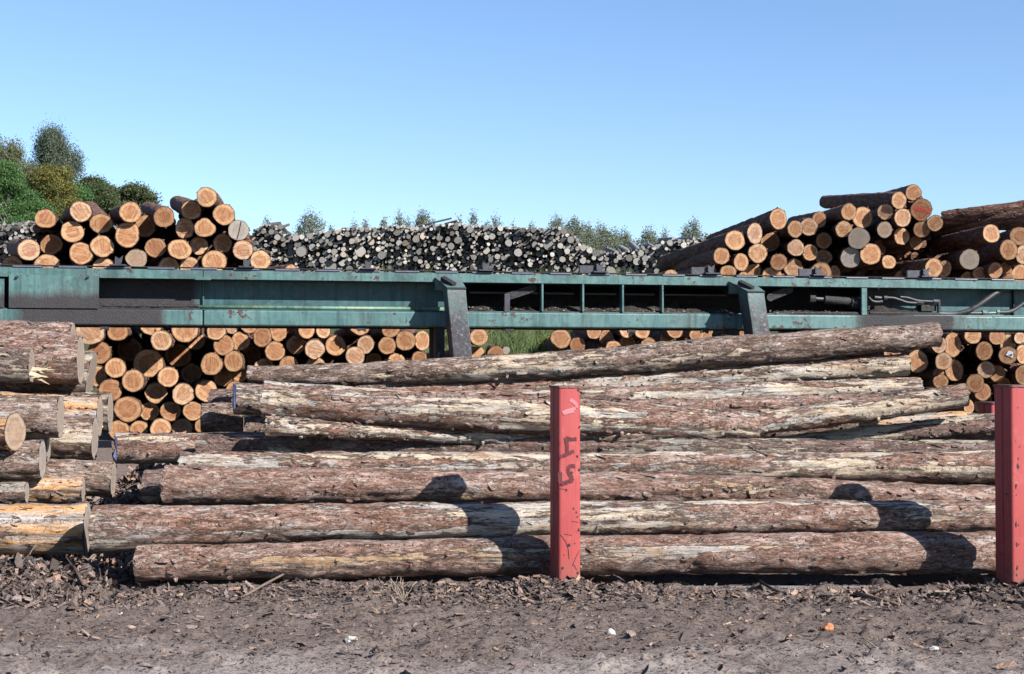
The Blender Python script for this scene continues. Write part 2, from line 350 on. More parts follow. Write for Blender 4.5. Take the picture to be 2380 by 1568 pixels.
def chip_mat():
    m = NM('bark_chips', .9); a = m.attr('rad'); c = m.coord((1, 1, 1)); n = m.noise(c, 60., 4, .7)
    cc = m.ramp(a, [(0, (.028, .020, .018)), (.3, (.075, .054, .047)), (.5, (.12, .09, .08)), (.68, (.21, .165, .15)), (.84, (.27, .165, .115)), (.965, (.32, .23, .17)), (1, (.45, .37, .3))])
    cc = m.mix(m.ramp(n, [(.4, .5), (.55, 0.)]), cc, (.03, .025, .022)); m.color(cc); m.bump(n, .01); return m.m
CHIPM = chip_mat()
def ground_mat():
    m = NM('trodden_bark_soil', .95); c = m.coord((1, 1, 1)); n = m.noise(c, 1.1, 5, .6); f = m.noise(c, 34., 8, .8, .4); g = m.noise(m.coord((60, 150, 60)), 1., 5, .75, .6)
    y = m.sep(c, 1)
    near = m.math('ADD', m.math('MULTIPLY', m.math('SUBTRACT', 8.15, y), 1.), m.math('MULTIPLY', m.math('SUBTRACT', n, .5), 3.4), clamp=True)
    cc = m.mix(near, (.172, .132, .115), (.33, .285, .265))
    cc = m.mix(m.ramp(f, [(.40, .85), (.52, 0.)]), cc, (.035, .026, .023))
    cc = m.mix(m.ramp(g, [(.55, 0.), (.68, .6)]), cc, (.24, .175, .15))
    cc = m.mix(m.ramp(m.noise(c, 90., 3, .7), [(.68, 0.), (.73, .8)]), cc, (.45, .36, .29))
    far = m.math('MULTIPLY', m.math('SUBTRACT', y, 22.), .3, clamp=True)
    cc = m.mix(far, cc, (.04, .055, .025))
    m.color(cc); m.bump(m.math('ADD', f, m.math('MULTIPLY', g, .6)), .02, 1.); return m.m
GROUNDM = ground_mat()
def leaf_mat(name, a, b, c_, tr=.4):
    m = NM(name, .6); r = m.attr('rad'); m.color(m.ramp(r, [(0, a), (.5, b), (1, c_)]))
    m.b.inputs['Transmission Weight'].default_value = 0
    tl = m.n('ShaderNodeBsdfTranslucent'); m.l(m.ramp(r, [(0, b), (1, c_)]), tl.inputs[0]); mx = m.n('ShaderNodeMixShader'); mx.inputs[0].default_value = tr
    out = [q for q in m.t.nodes if q.type == 'OUTPUT_MATERIAL'][0]; m.l(m.b.outputs[0], mx.inputs[1]); m.l(tl.outputs[0], mx.inputs[2]); m.l(mx.outputs[0], out.inputs[0]); return m.m
TRUNKM = plain('tree_bark', (.08, .07, .06), (.3, .29, .27), 12, .9, .02)

# ------------------------------------------------------------------ ground
def sstep(a, b, t): t = np.clip((t - a) / (b - a), 0, 1); return t * t * (3 - 2 * t)
def mound(x, y):
    z = .01 * np.exp(-((y - 9.9) / .3) ** 2) * (1 - .8 * ((x > .9) & (x < 3.0)))
    z += .13 * np.exp(-((x + 3.6) / .42) ** 2 - ((y - 10.15) / .42) ** 2)
    z -= .07 * np.exp(-((x + 2.72) / .28) ** 2 - ((y - 10.2) / .4) ** 2)
    z += .065 * np.exp(-((x - .3) / .35) ** 2 - ((y - 9.85) / .3) ** 2)
    z += .02 * np.exp(-((x + 1.4) / .8) ** 2 - ((y - 9.8) / .25) ** 2)
    z += .08 * np.exp(-((x - 3.75) / .35) ** 2 - ((y - 9.85) / .45) ** 2)
    z -= .16 * sstep(10.17, 10.23, y) * (1 - sstep(11.5, 12, y)) * sstep(.75, 1.0, x) * (1 - sstep(3.2, 3.5, x))  # trench shaped under the stack so the gap below the log stays dark
    z += .55 * np.exp(-((x + 3.3) / .5) ** 2 - ((y - 13.1) / .9) ** 2)
    z += .08 * np.exp(-((x + 4.2) / .6) ** 2 - ((y - 10.6) / .7) ** 2)
    return z
def ground_z(x, y):
    x = np.asarray(x, float); y = np.asarray(y, float)
    z = mound(x, y) + .62 * sstep(12.0, 17., y) + 2.45 * sstep(27, 33.5, y)
    amp = np.where((y > 6) & (y < 13), 1, .3)
    p = np.stack([x * 3.2, y * 3.2, 0 * x], -1).reshape(-1, 3)
    z = z + (fbm(p, 4, 3).reshape(x.shape) * .016 + np.maximum(0, fbm(p * 2.7, 3, 9).reshape(x.shape) - .2) * .042) * amp
    return z
def build_ground():
    xs = np.concatenate([-np.geomspace(900, 4.6, 26)[:-1], np.arange(-4.6, 4.6, .028), np.geomspace(4.6, 900, 26)])
    ys = np.concatenate([[-60, -20, -5, 1, 4, 5.6], np.arange(6.4, 11.2, .024), np.arange(11.2, 17, .2), np.arange(17, 36, .8), np.geomspace(36, 2500, 26)])
    X, Y = np.meshgrid(xs, ys); Z = ground_z(X, Y)
    nx, ny = len(xs), len(ys); V = np.stack([X, Y, Z], -1).reshape(-1, 3)
    i = np.arange(nx - 1)[None] + np.arange(ny - 1)[:, None] * nx; i = i.reshape(-1)
    Q = np.stack([i, i + 1, i + nx + 1, i + nx], 1)
    b = MB(); b.v.append(V); b.f = Q.tolist(); b.m = [0] * len(Q); b.a = [np.zeros(len(V))]; b.n = len(V)
    tag(b.build('ground', GROUNDM, smooth=True), kind='structure')
build_ground()

def chips(n, region, size, tilt, seed, lift=0., shade=(0, 1), sticks=.15):
    """bent bark scraps.  region(n) -> x,y"""
    g = np.random.default_rng(seed); x, y = region(n, g); n = len(x); z = ground_z(x, y) + lift * g.random(n)
    L = size[0] * np.exp(g.normal(0, .5, n)); L = np.minimum(L, size[1]); W = L * np.where(g.random(n) < sticks, .1, g.uniform(.22, .65, n))
    yaw = g.uniform(0, 2 * math.pi, n); tl = g.normal(0, tilt, n); rl = g.normal(0, tilt, n); cur = g.uniform(.05, .5, n) * W
    c, s = np.cos(yaw), np.sin(yaw)
    U = np.stack([c * np.cos(tl), s * np.cos(tl), np.sin(tl)], 1); Vv = np.stack([-s * np.cos(rl), c * np.cos(rl), np.sin(rl)], 1); N = np.cross(U, Vv)
    P = np.stack([x, y, z + .3 * np.abs(np.sin(tl)) * L + .004], 1)
    V = []
    for (a, b_, h) in ((-.5, -.5, 0), (-.5, 0, 1), (-.4, .5, 0), (.1, -.55, 0), (.0, 0, 1), (.05, .5, 0), (.5, -.3, 0), (.45, 0, 1), (.5, .4, 0)):
        ja = g.normal(0, .09, n); jb = g.normal(0, .09, n)
        V.append(P + U * ((a + ja) * L)[:, None] + Vv * ((b_ + jb) * W)[:, None] + N * (h * cur)[:, None])
    V = np.stack(V, 1).reshape(-1, 3)
    fq = np.array([(0, 3, 4, 1), (1, 4, 5, 2), (3, 6, 7, 4), (4, 7, 8, 5)])
    Q = (fq[None] + (np.arange(n) * 9)[:, None, None]).reshape(-1, 4)
    A = np.repeat(np.clip(g.beta(2, 2.2, n) * (shade[1] - shade[0]) + shade[0], 0, 1), 9)
    return V, Q, A
def build_litter():
    b = MB(); parts = []
    def uni(x0, x1, y0, y1): return lambda n, g: (g.uniform(x0, x1, n), g.uniform(y0, y1, n))
    def gau(x, y, sx, sy): return lambda n, g: (g.normal(x, sx, n), g.normal(y, sy, n))
    parts.append(chips(38000, uni(-4.3, 5.2, 6.8, 10.1), (.011, .04), .25, 1, .0, (0.0, .93), .35))
    parts.append(chips(9000, uni(-4.3, 5.2, 7.6, 10.4), (.020, .07), .28, 2, .004, (0, 1), .3))
    parts.append(chips(700, uni(-4, 4, 7.0, 10.0), (.035, .10), .35, 22, .004, (0, 1), .3))
    parts.append(chips(6500, lambda n, g: (g.uniform(-2.6, 4, n), g.normal(9.6, .24, n)), (.020, .065), .24, 3, .004, (0, .97), .3))
    parts.append(chips(3400, gau(-3.5, 9.9, .38, .32), (.038, .13), .5, 4, .03, (0, .95), .35))
    parts.append(chips(500, gau(-2.85, 9.45, .2, .12), (.03, .1), .4, 5, .01, (0, .95), .3))
    parts.append(chips(2200, gau(.05, 9.75, .5, .2), (.03, .095), .36, 6, .01, (0, 1), .3))
    parts.append(chips(1500, gau(3.75, 9.7, .35, .3), (.035, .11), .45, 7, .02, (0, .6), .3))
    parts.append(chips(1300, gau(-1.6, 9.75, .7, .14), (.026, .1), .4, 8, .015, (0, 1), .3))
    parts.append(chips(6500, gau(-3.4, 12.7, .5, .9), (.05, .14), .55, 9, .06, (.45, 1)))
    parts.append(chips(900, uni(-4.5, -2.5, 10.3, 11.6), (.05, .15), .5, 10, .02))
    parts.append(chips(1400, gau(2.6, 9.7, .7, .1), (.03, .09), .35, 11, .012, (.25, 1)))
    for V, Q, A in parts:
        b.v.append(V); b.f += (Q + b.n).tolist(); b.m += [0] * len(Q); b.a.append(A); b.n += len(V)
    tag(b.build('bark_litter', CHIPM), 'scattered bark scraps and wood chips covering the bare ground before the logs', 'bark litter', kind='stuff')
build_litter()

# ------------------------------------------------------------------ log builders
def log_matrix(p0, d):
    x = d.normalized(); up = Vector((0, 0, 1)); y = up.cross(x).normalized(); z = x.cross(y)
    M = Matrix((x, y, z)).transposed().to_4x4(); M.translation = p0; return M
def cap_mesh(b, xs, ring, inv, tilt=(0, 0), mi=0, cuts=(.3, .62, .86)):
    """disc filling `ring` (list of y,z) at x; rad attribute 0..1"""
    n = len(ring); V = [(xs, 0, 0)]; A = [0.]; Fc = []
    ring = np.array(ring); ks = list(cuts) + [1.]
    for k in ks:
        for (y, z) in ring * k: V.append((xs + tilt[0] * y + tilt[1] * z, y, z)); A.append(k)
    for j in range(n):
        j2 = (j + 1) % n; Fc.append((0, 1 + j2, 1 + j) if not inv else (0, 1 + j, 1 + j2))
        for r in range(len(ks) - 1):
            a, c = 1 + r * n, 1 + (r + 1) * n
            Fc.append((a + j, a + j2, c + j2, c + j) if not inv else (a + j2, a + j, c + j, c + j2))
    b.add(V, Fc, mi, A)

def ring_profile(n, r, knob, seed, asp=1.):
    A = np.arange(n) * 2 * math.pi / n; p = np.stack([np.cos(A) * 1.3, np.sin(A) * 1.3, np.full(n, seed * 3.7)], 1)
    q = 1 + knob * fbm(p, 3, seed) ; return A, r * q, asp
LAST = [0, 0]
def end_log(P, Pback, r, rb, seed, label, group, knob=.045, cut=CUT, bark=DARKBARK, asp=1., tilt=None, nseg=30, name='log', cat='log'):
    """a log seen end-on: P front centre, Pback rear centre"""
    d = Pback - P; L = d.length; M = log_matrix(P, d); root = empty(name, M=M); tag(root, label, cat, group); LAST[:] = [0, 0]
    A, rr, asp = ring_profile(nseg, 1., knob, seed, asp); g = np.random.default_rng(seed); tilt = tilt or tuple(g.normal(0, .05, 2)); LAST[:] = tilt
    K = 26; b = MB(); V = []; Fc = []
    for i in range(K + 1):
        t = i / K; x = t * L; R_ = r + (rb - r) * t; sag = .012 * math.sin(t * 3 + seed)
        mixv = rr * (1 - .5 * t) + .5 * t
        p = np.stack([np.full(nseg, x * 4 + seed * 5), np.cos(A) * 2.2, np.sin(A) * 2.2], 1)
        q = R_ * mixv * (1 + .075 * fbm(p * 1.6, 3, seed + 5) * (0.4 if i == 0 else 1))
        y = np.cos(A) * q * asp + sag; z = np.sin(A) * q / asp
        xx = x + (tilt[0] * y + tilt[1] * z if i == 0 else 0)
        V.append(np.stack([xx + 0 * y, y, z], 1))
    ring = [(V[0][j][1], V[0][j][2]) for j in range(nseg)]
    for i in range(K):
        for j in range(nseg):
            j2 = (j + 1) % nseg; Fc.append((i*nseg+j, (i+1)*nseg+j, (i+1)*nseg+j2, i*nseg+j2))
    rear = [(V[K][j][1], V[K][j][2]) for j in range(nseg)]
    b.add(np.concatenate(V), Fc, 0)
    # torn bark scraps round the sawn rim
    for _ in range(int(g.integers(3, 9))):
        j = int(g.integers(nseg)); y, z = ring[j]; a = A[j]; sz = g.uniform(.012, .035) * (r / .14)
        t_ = np.array([0, -math.sin(a), math.cos(a)]); o_ = np.array([0, math.cos(a), math.sin(a)]); c = np.array([tilt[0]*y+tilt[1]*z, y, z]) * .99
        b.add([c - t_ * sz * .6, c + t_ * sz * .6, c + o_ * sz * g.uniform(.4, 1.) + t_ * sz * g.normal(0, .4) + np.array([g.uniform(-.02, .03), 0, 0]), c + np.array([sz * 1.5, 0, 0])], [(0, 1, 2), (0, 2, 3), (1, 3, 2)], 0)
    o = b.build('bark', bark, smooth=True); o.parent = root
    c = MB(); cap_mesh(c, 0, [(y * .985, z * .985) for y, z in ring], True, tilt); c.v[0] = c.v[0] + np.array([-.003, 0, 0])
    o = c.build('cut_end', cut); o.parent = root
    c = MB(); cap_mesh(c, L, rear, False); o = c.build('cut_end', CUTG); o.parent = root
    return root

def side_log(pts, label, group, style='mixed', seed=1, res=.026, nseg=48, flakes=150, cutL=CUTW, cutR=CUTW, knots=6, name='log', rough=1., endtilt=0.):
    """a long log lying across the view.  pts: (px, py, radius in px, Y), left to right"""
    P = [at(a, b_, Y) for a, b_, r_, Y in pts]; Rr = [r_ / F * Y for a, b_, r_, Y in pts]
    T = np.array([0] + [(P[i+1] - P[i]).length for i in range(len(P) - 1)]).cumsum(); L = T[-1]
    d = (P[-1] - P[0]); M = log_matrix(P[0], d); Mi = M.inverted(); loc = np.array([(Mi @ p)[:] for p in P])
    root = empty(name, M=M); tag(root, label, 'log', group); g = np.random.default_rng(seed * 31 + 5)
    K = max(8, int(L / res)); t = np.linspace(0, L, K + 1)
    def sm(vals):
        v = np.interp(t, T, vals)
        if len(vals) > 2:
            k = max(1, int(.5 / res)); ker = np.ones(2 * k + 1) / (2 * k + 1); vp = np.concatenate([2 * v[0] - v[k:0:-1], v, 2 * v[-1] - v[-2:-k-2:-1]]); v = np.convolve(vp, ker, 'valid')
        return v
    cx, cy, cz, rr = sm(loc[:, 0]), sm(loc[:, 1]), sm(loc[:, 2]), sm(Rr)
    A = np.arange(nseg) * 2 * math.pi / nseg
    TX, AA = np.meshgrid(t, A, indexing='ij'); ca, sa = np.cos(AA), np.sin(AA); r0 = rr[:, None]
    def nz(sx, sr, o, s): return fbm(np.stack([TX * sx, ca * r0 * sr, sa * r0 * sr], -1).reshape(-1, 3), o, s + seed * 7).reshape(TX.shape)
    disp = nz(.7, 2.4, 2, 1) * .014 * r0 / .14 + nz(7, 20, 3, 40) * .0045 * rough
    pl = nz(5, 13, 3, 70); disp = disp + (np.clip(pl * 5, -1, 1)) * .0045 * rough - .007 * rough * np.clip(nz(3.5, 16, 3, 110) * 3 - 1.2, 0, 1)
    for _ in range(knots):
        kt = g.uniform(.03, .97) * L; ka = g.uniform(-2.6, .6); s_ = g.uniform(.03, .06); da = (AA - ka + math.pi) % (2 * math.pi) - math.pi
        disp = disp + g.uniform(.006, .017) * np.exp(-((TX - kt) / (s_ * 1.3)) ** 2 - (da * r0 / s_) ** 2)
    q = r0 + disp
    # local y points away from the viewer side; z up
    V = np.stack([cx[:, None] + 0 * q, cy[:, None] + ca * q, cz[:, None] + sa * q], -1)
    V[0, :, 0] += g.normal(0, .006, nseg) + endtilt * sa[0] * r0[0]; V[-1, :, 0] += g.normal(0, .006, nseg) + endtilt * sa[-1] * r0[-1]
    ringL, ringR = V[0].copy(), V[-1].copy()
    idx = np.arange(K)[:, None] * nseg + np.arange(nseg)[None]; idx2 = np.arange(K)[:, None] * nseg + (np.arange(nseg)[None] + 1) % nseg
    Q = np.stack([idx, idx2, idx2 + nseg, idx + nseg], -1).reshape(-1, 4)
    b = MB(); b.add(V.reshape(-1, 3), [], 0); b.f = Q.tolist(); b.m = [0] * len(Q)
    # lifted flakes of bark
    for _ in range(int(flakes * 1.6)):
        i = int(g.integers(2, K - 2)); j = int(g.integers(nseg)); a = A[j]
        c = V[i, j]; o_ = np.array([0, math.cos(a), math.sin(a)]); tt = np.array([0, -math.sin(a), math.cos(a)]); xx = np.array([1., 0, 0])
        th = g.normal(0, .35); u = xx * math.cos(th) + tt * math.sin(th); v = -xx * math.sin(th) + tt * math.cos(th)
        l_, w_ = g.uniform(.015, .06) * (1.6 if g.random() < .12 else 1), g.uniform(.008, .022); h = g.uniform(.003, .016)
        if g.random() < .10: l_, w_, h = g.uniform(.05, .13), g.uniform(.014, .035), g.uniform(.005, .015)
        base = c - o_ * .004
        lift = [g.random() * h for _ in range(3)] + [h, h * 1.3, h * .8]
        q_ = [base - u * l_ / 2 - v * w_ / 2, base - v * w_ * .7, base + u * l_ / 2 - v * w_ / 2,
              base + u * l_ * .45 + v * w_ / 2, base + u * g.normal(0, .006) + v * w_ * .6, base - u * l_ * .5 + v * w_ / 2]
        q_ = [p + o_ * (.003 + hh) for p, hh in zip(q_, lift)]
        b.add(q_, [(0, 1, 4, 5), (1, 2, 3, 4)], 0)
    for _ in range(max(1, knots // 2)):
        i = int(g.integers(4, K - 4)); a = g.uniform(-3.0, .3); j = int(a / (2 * math.pi) * nseg) % nseg; c = V[i, j]; o_ = np.array([0, math.cos(A[j]), math.sin(A[j])])
        d_ = o_ + np.array([g.uniform(-.5, .5), 0, 0]); q0 = c - o_ * .02; b.tube([q0, c + d_ * g.uniform(.008, .02), c + d_ * g.uniform(.022, .04)], [.022, .016, .009], 7)
    o = b.build('bark', BK[style], smooth=True); o.parent = root
    for (ring, k, inv, mt) in ((ringL, 0, True, cutL), (ringR, -1, False, cutR)):
        c = MB(); yz = [(p[1] - cy[k], p[2] - cz[k]) for p in ring]; cap_mesh(c, 0, yz, inv, (0, endtilt)); c.v[0] = c.v[0] + np.array([cx[k] + (-.002 if inv else .002), cy[k], cz[k]])
        o = c.build('cut_end', mt); o.parent = root
    return root

# ------------------------------------------------------------------ front stack: logs lying across, behind the red posts
GF = 'long logs stacked behind the red posts'
front = [
 ([(322,1311,46,10.33),(800,1301,45,10.33),(1313,1290,42,10.34),(1800,1287,46,10.35),(2316,1285,46,10.37),(2470,1284,44,10.37)], 'lowest log of the front stack, reddish bark, resting on the ground', 'red'),
 ([(221,1232,52,10.5),(580,1219,45,10.5),(1313,1208,41,10.54),(1800,1203,40,10.54),(2316,1200,37,10.56),(2480,1199,36,10.57)], 'second log up in the front stack, nearest to the biggest left log', 'mixed'),
 ([(385,1128,43,10.8),(1150,1132,38,10.84),(1800,1142,37,10.82),(2316,1170,36,10.84),(2480,1178,36,10.84)], 'third log up in the front stack, crossed by the top of the post shadow', 'red'),
 ([(338,1131,38,11.15),(1000,1128,36,11.15)], 'short grey stub showing left of the third log', 'grey'),
 ([(422,1084,33,11.3),(1313,1086,32,11.3),(2316,1086,38,11.3),(2480,1086,38,11.3)], 'fourth log up in the front stack, pinkish with grey peeled band along its top', 'mixed'),
 ([(462,1042,34,11.7),(1313,1038,27,11.7),(1900,1046,24,11.7),(2480,1050,24,11.7)], 'fifth log up in the front stack, grey peeled flank dotted with roller marks', 'grey'),
 ([(270,1043,36,12.0),(700,1041,34,12.0),(1100,1041,33,12.0)], 'reddish log end with crumpled blue tag, sticking out left between the stacks', 'mixed'),
 ([(617,990,24,11.4),(800,1000,21,11.5),(1050,1014,17,11.6),(1500,1030,14,11.8)], 'split log stripped to pale wood below the thick log', 'pale'),
 ([(612,932,43,11.55),(900,948,42,11.55),(1220,966,41,11.6),(1500,980,38,11.7),(1760,992,34,11.8)], 'thickest log of the front stack, left end cut square and tilted up', 'mixed'),
 ([(548,928,37,12.0),(1000,950,34,12.0)], 'short brown stub with blue tag left of the thickest log', 'brown'),
 ([(468,971,35,12.4),(566,972,35,12.46)], 'short brown log piece low behind the stubs, half in shadow', 'brown'),
 ([(490,934,30,12.9),(760,934,30,12.9)], 'greyish log peeping out behind the two stubs', 'grey'),
 ([(578,872,21,12.5),(770,874,26,12.5),(1220,854,31,12.5),(1500,833,33,12.5),(1801,809,34,12.5),(1990,795,32,12.5),(2182,779,29,12.5)], 'topmost log of the front stack, rough brown bark, slanting up to the right', 'brown'),
 ([(900,915,22,12.55),(1162,907,24,12.55),(1512,890,28,12.55),(1801,868,27,12.55),(2110,848,26,12.55)], 'pale peeled log directly under the slanting topmost log', 'pale'),
 ([(900,935,24,12.25),(1347,930,27,12.25),(1741,916,28,12.25),(2138,903,27,12.25)], 'log with pink bark and square grey right end, third from the top on the right', 'mixed'),
 ([(1050,965,27,12.0),(1400,958,27,12.0),(1741,947,27,12.0),(2050,935,22,12.0)], 'reddish log wedged under the pink log and above the crooked one', 'red'),
 ([(1000,1040,12,12.1),(1200,1026,19,11.8),(1400,1012,25,11.65),(1539,1003,27,11.7),(1741,985,30,11.8),(1900,968,29,11.8),(2037,951,28,11.8),(2130,937,29,11.8),(2246,918,29,11.8)], 'crooked log with rounded knotty right end rising toward the right post', 'pale'),
 ([(1500,1052,20,12.),(1850,1037,22,12.),(2064,1010,24,12.),(2316,987,26,12.),(2480,972,26,12.)], 'whitish weathered log rising to the right post below the crooked log', 'grey'),
 ([(1600,1046,18,12.3),(1900,1038,19,12.3),(2200,1026,21,12.3),(2480,1018,21,12.3)], 'thin orange-brown log between the whitish log and the fourth log', 'mixed'),
 ([(2000,985,16,12.6),(2243,976,19,12.6)], 'small pale log end tucked under the knotty tip of the crooked log', 'orange'),
 ([(640,905,22,13.0),(1200,912,24,13.0)], 'dark log glimpsed in the gap under the topmost log at left', 'brown'),
 ([(560,1000,34,12.9),(1300,1000,34,12.9)], 'dark log in the black hollow below the thickest log', 'brown'),
 ([(1300,1004,34,12.9),(2290,992,32,12.9)], 'dark log in the hollow beneath the crooked log', 'brown'),
 ([(430,1262,44,11.05),(2480,1258,44,11.1)], 'dark log on the ground just behind the lowest log', 'brown'),  # from here to the fifth-log row: backing logs added to stop the sun
 ([(440,1172,42,11.25),(2480,1168,42,11.3)], 'dark log filling the row behind the third log', 'brown'),
 ([(470,1104,36,11.65),(2480,1100,36,11.65)], 'added sun-blocking log hidden behind the fourth log', 'brown'),
 ([(520,1050,34,12.35),(2480,1052,34,12.4)], 'added sun-blocking log hidden behind the fifth log', 'brown'),
 ([(1100,1062,22,12.1),(1700,1062,22,12.1),(2480,1058,22,12.1)], 'thin streaky log filling the gap above the fourth log', 'grey'),
]
for i, (p, lb, st) in enumerate(front):
    side_log(p, lb, GF, st, seed=i + 1, flakes=140 if len(p) > 3 else 40, cutL=CUTG, cutR=CUTW, knots=9 if i in (0, 16, 8, 12) else 6)

# left stack: only its right-hand ends reach into the picture
GL = 'logs of the left stack with their sawn ends facing right'
left = [
 ([(-120,1230,60,10.9),(203,1227,62,10.9)], 'biggest log at lower left, orange peeled flank, broad sawn end', 'orange', 0),
 ([(-100,1148,25,11.1),(62,1146,25,11.1)], 'small grey log at the left edge just above the biggest log', 'grey', 0),
 ([(-80,1142,27,11.35),(193,1139,27,11.35)], 'yellowish peeled log with a mossy top behind the small grey one', 'orange', 0),
 ([(20,1108,42,11.8),(263,1116,42,11.8)], 'log jutting farthest right in the lower left stack, dark at its end', 'brown', 0),
 ([(-120,1070,44,11.2),(98,1068,44,11.2)], 'brown streaked log with its sawn end below the oval log end', 'brown', 0),
 ([(-100,1046,27,11.7),(112,1045,27,11.7)], 'grey log end just behind the brown streaked log', 'grey', 0),
 ([(-120,969,48,11.5),(140,969,48,11.5)], 'thick brown log, sawn end facing right at mid height of the left stack', 'brown', 0),
 ([(-60,1013,52,12.0),(220,1017,52,12.0)], 'shaded dark log behind the thick brown log', 'brown', 0),
 ([(0,966,48,12.3),(232,966,48,12.3)], 'orange peeled log with a bright narrow end', 'orange', 0),
 ([(0,957,47,12.7),(256,957,47,12.7)], 'greyish log end farthest right in the middle of the left stack', 'grey', 0),
 ([(-40,935,30,12.9),(173,935,30,12.9)], 'small log deep in the shade between the upper and middle logs', 'brown', 0),
 ([(-100,838,56,12.4),(187,836,55,12.4)], 'thick reddish log high in the left stack', 'red', 0),
 ([(-80,848,41,11.7),(73,849,41,11.7)], 'grey-brown log at the left edge with a splintered end', 'grey', 0),
 ([(-20,870,58,12.8),(212,872,58,12.8)], 'dark weathered log whose slanted pale end carries a red mark', 'grey', .16),
 ([(-100,792,44,13.2),(170,792,44,13.2)], 'pinkish log at the top of the left stack, just under the green beam', 'red', 0),
 ([(-60,905,28,12.9),(150,905,28,12.9)], 'dark log hidden in the shade under the thick reddish log', 'brown', 0),
 ([(-60,1183,30,12.),(170,1183,30,12.)], 'dark log behind the biggest log', 'brown', 0),
]
for i, (p, lb, st, et) in enumerate(left):
    dx_ = (p[1][0] - p[0][0]) / F * p[0][3]; p = [(p[0][0], p[0][1], p[0][2], p[0][3] - dx_ * .13), p[1]]
    side_log(p, lb, GL, st, seed=60 + i, flakes=30, cutL=CUTG, cutR=CUTG, knots=3, endtilt=et)
P0 = at(35, 1004, 11.0)
end_log(P0, P0 + Vector((-1.9, .46, .03)), 45 / F * 11, .15, 91, 'oval log end with mouldy rim facing the viewer at the left edge', GL, .06, CUTW, BK['orange'])

# ------------------------------------------------------------------ end-on piles
OA, OB, OC, OD = (0, 500), (1000, 750), (2000, 750), (2996, 700)
OE, OF_, OG, OH = (0, 1200), (1000, 1200), (2000, 1200), (2996, 1200)
# x, y, rx, ry, depth offset, back displacement or None, extras
def S(**k): return k
upperL = [
 (OA,400,810,92,82,-.1,(60,60),S(a='with red crayon strokes')),(OA,258,1083,95,93,0,(-130,-20),S(a='with red marks at the left edge')),(OA,408,1215,110,95,.1,None,{}),
 (OA,437,1035,95,90,.25,None,S(a='half in shadow')),(OA,690,750,93,90,0,(-90,60),{}),(OA,625,927,98,92,.05,None,{}),(OA,880,855,102,88,.2,(-110,-130),S(a='with bark showing above')),
 (OA,712,1113,102,96,-.05,None,S(a='stained blue-grey at its right rim')),(OA,890,1050,103,92,0,None,{}),(OA,890,1235,95,88,.1,None,{}),(OA,1120,755,92,90,-.1,(-110,30),{}),
 (OA,1100,955,110,112,0,None,S(a='with a lumpy rim',knob=.11)),(OA,1262,880,90,95,.55,None,S(a='set back in shadow')),(OA,1428,802,90,90,0,(-150,-60),S(a='pale, with its bark visible behind')),
 (OA,1660,738,88,85,0,(-130,-60),{}),(OA,1787,625,88,88,-.2,(85,75),S(a='highest of all, pale')),(OA,1930,778,93,92,0,(-20,60),{}),(OA,1598,897,83,88,.1,None,S(a='with pinkish paint marks')),
 (OA,1775,893,90,82,0,None,{}),(OA,2072,912,91,90,0,(0,40),S(a='greyed and split by a black crack',cut=1,crack=1)),(OA,1932,1025,82,88,.25,None,{}),(OA,2103,1085,88,87,0,None,S(a='with a red mark low down')),
 (OA,1340,1065,92,87,.1,None,{}),(OA,1175,1160,92,84,0,(-20,-30),S(a='pale and greyish',cut=2)),(OA,1555,1080,98,87,-.05,None,{}),(OA,1728,1048,82,82,.25,None,S(a='with a red stripe')),
 (OA,1470,1230,88,85,.1,None,S(a='with bluish left rim')),(OA,1640,1225,82,88,.15,None,{}),(OA,1850,1185,108,98,-.1,None,{}),(OA,2247,1172,90,87,0,None,{}),(OB,352,745,75,58,0,None,{}),(OA,110,1240,100,110,.4,None,{}),
]
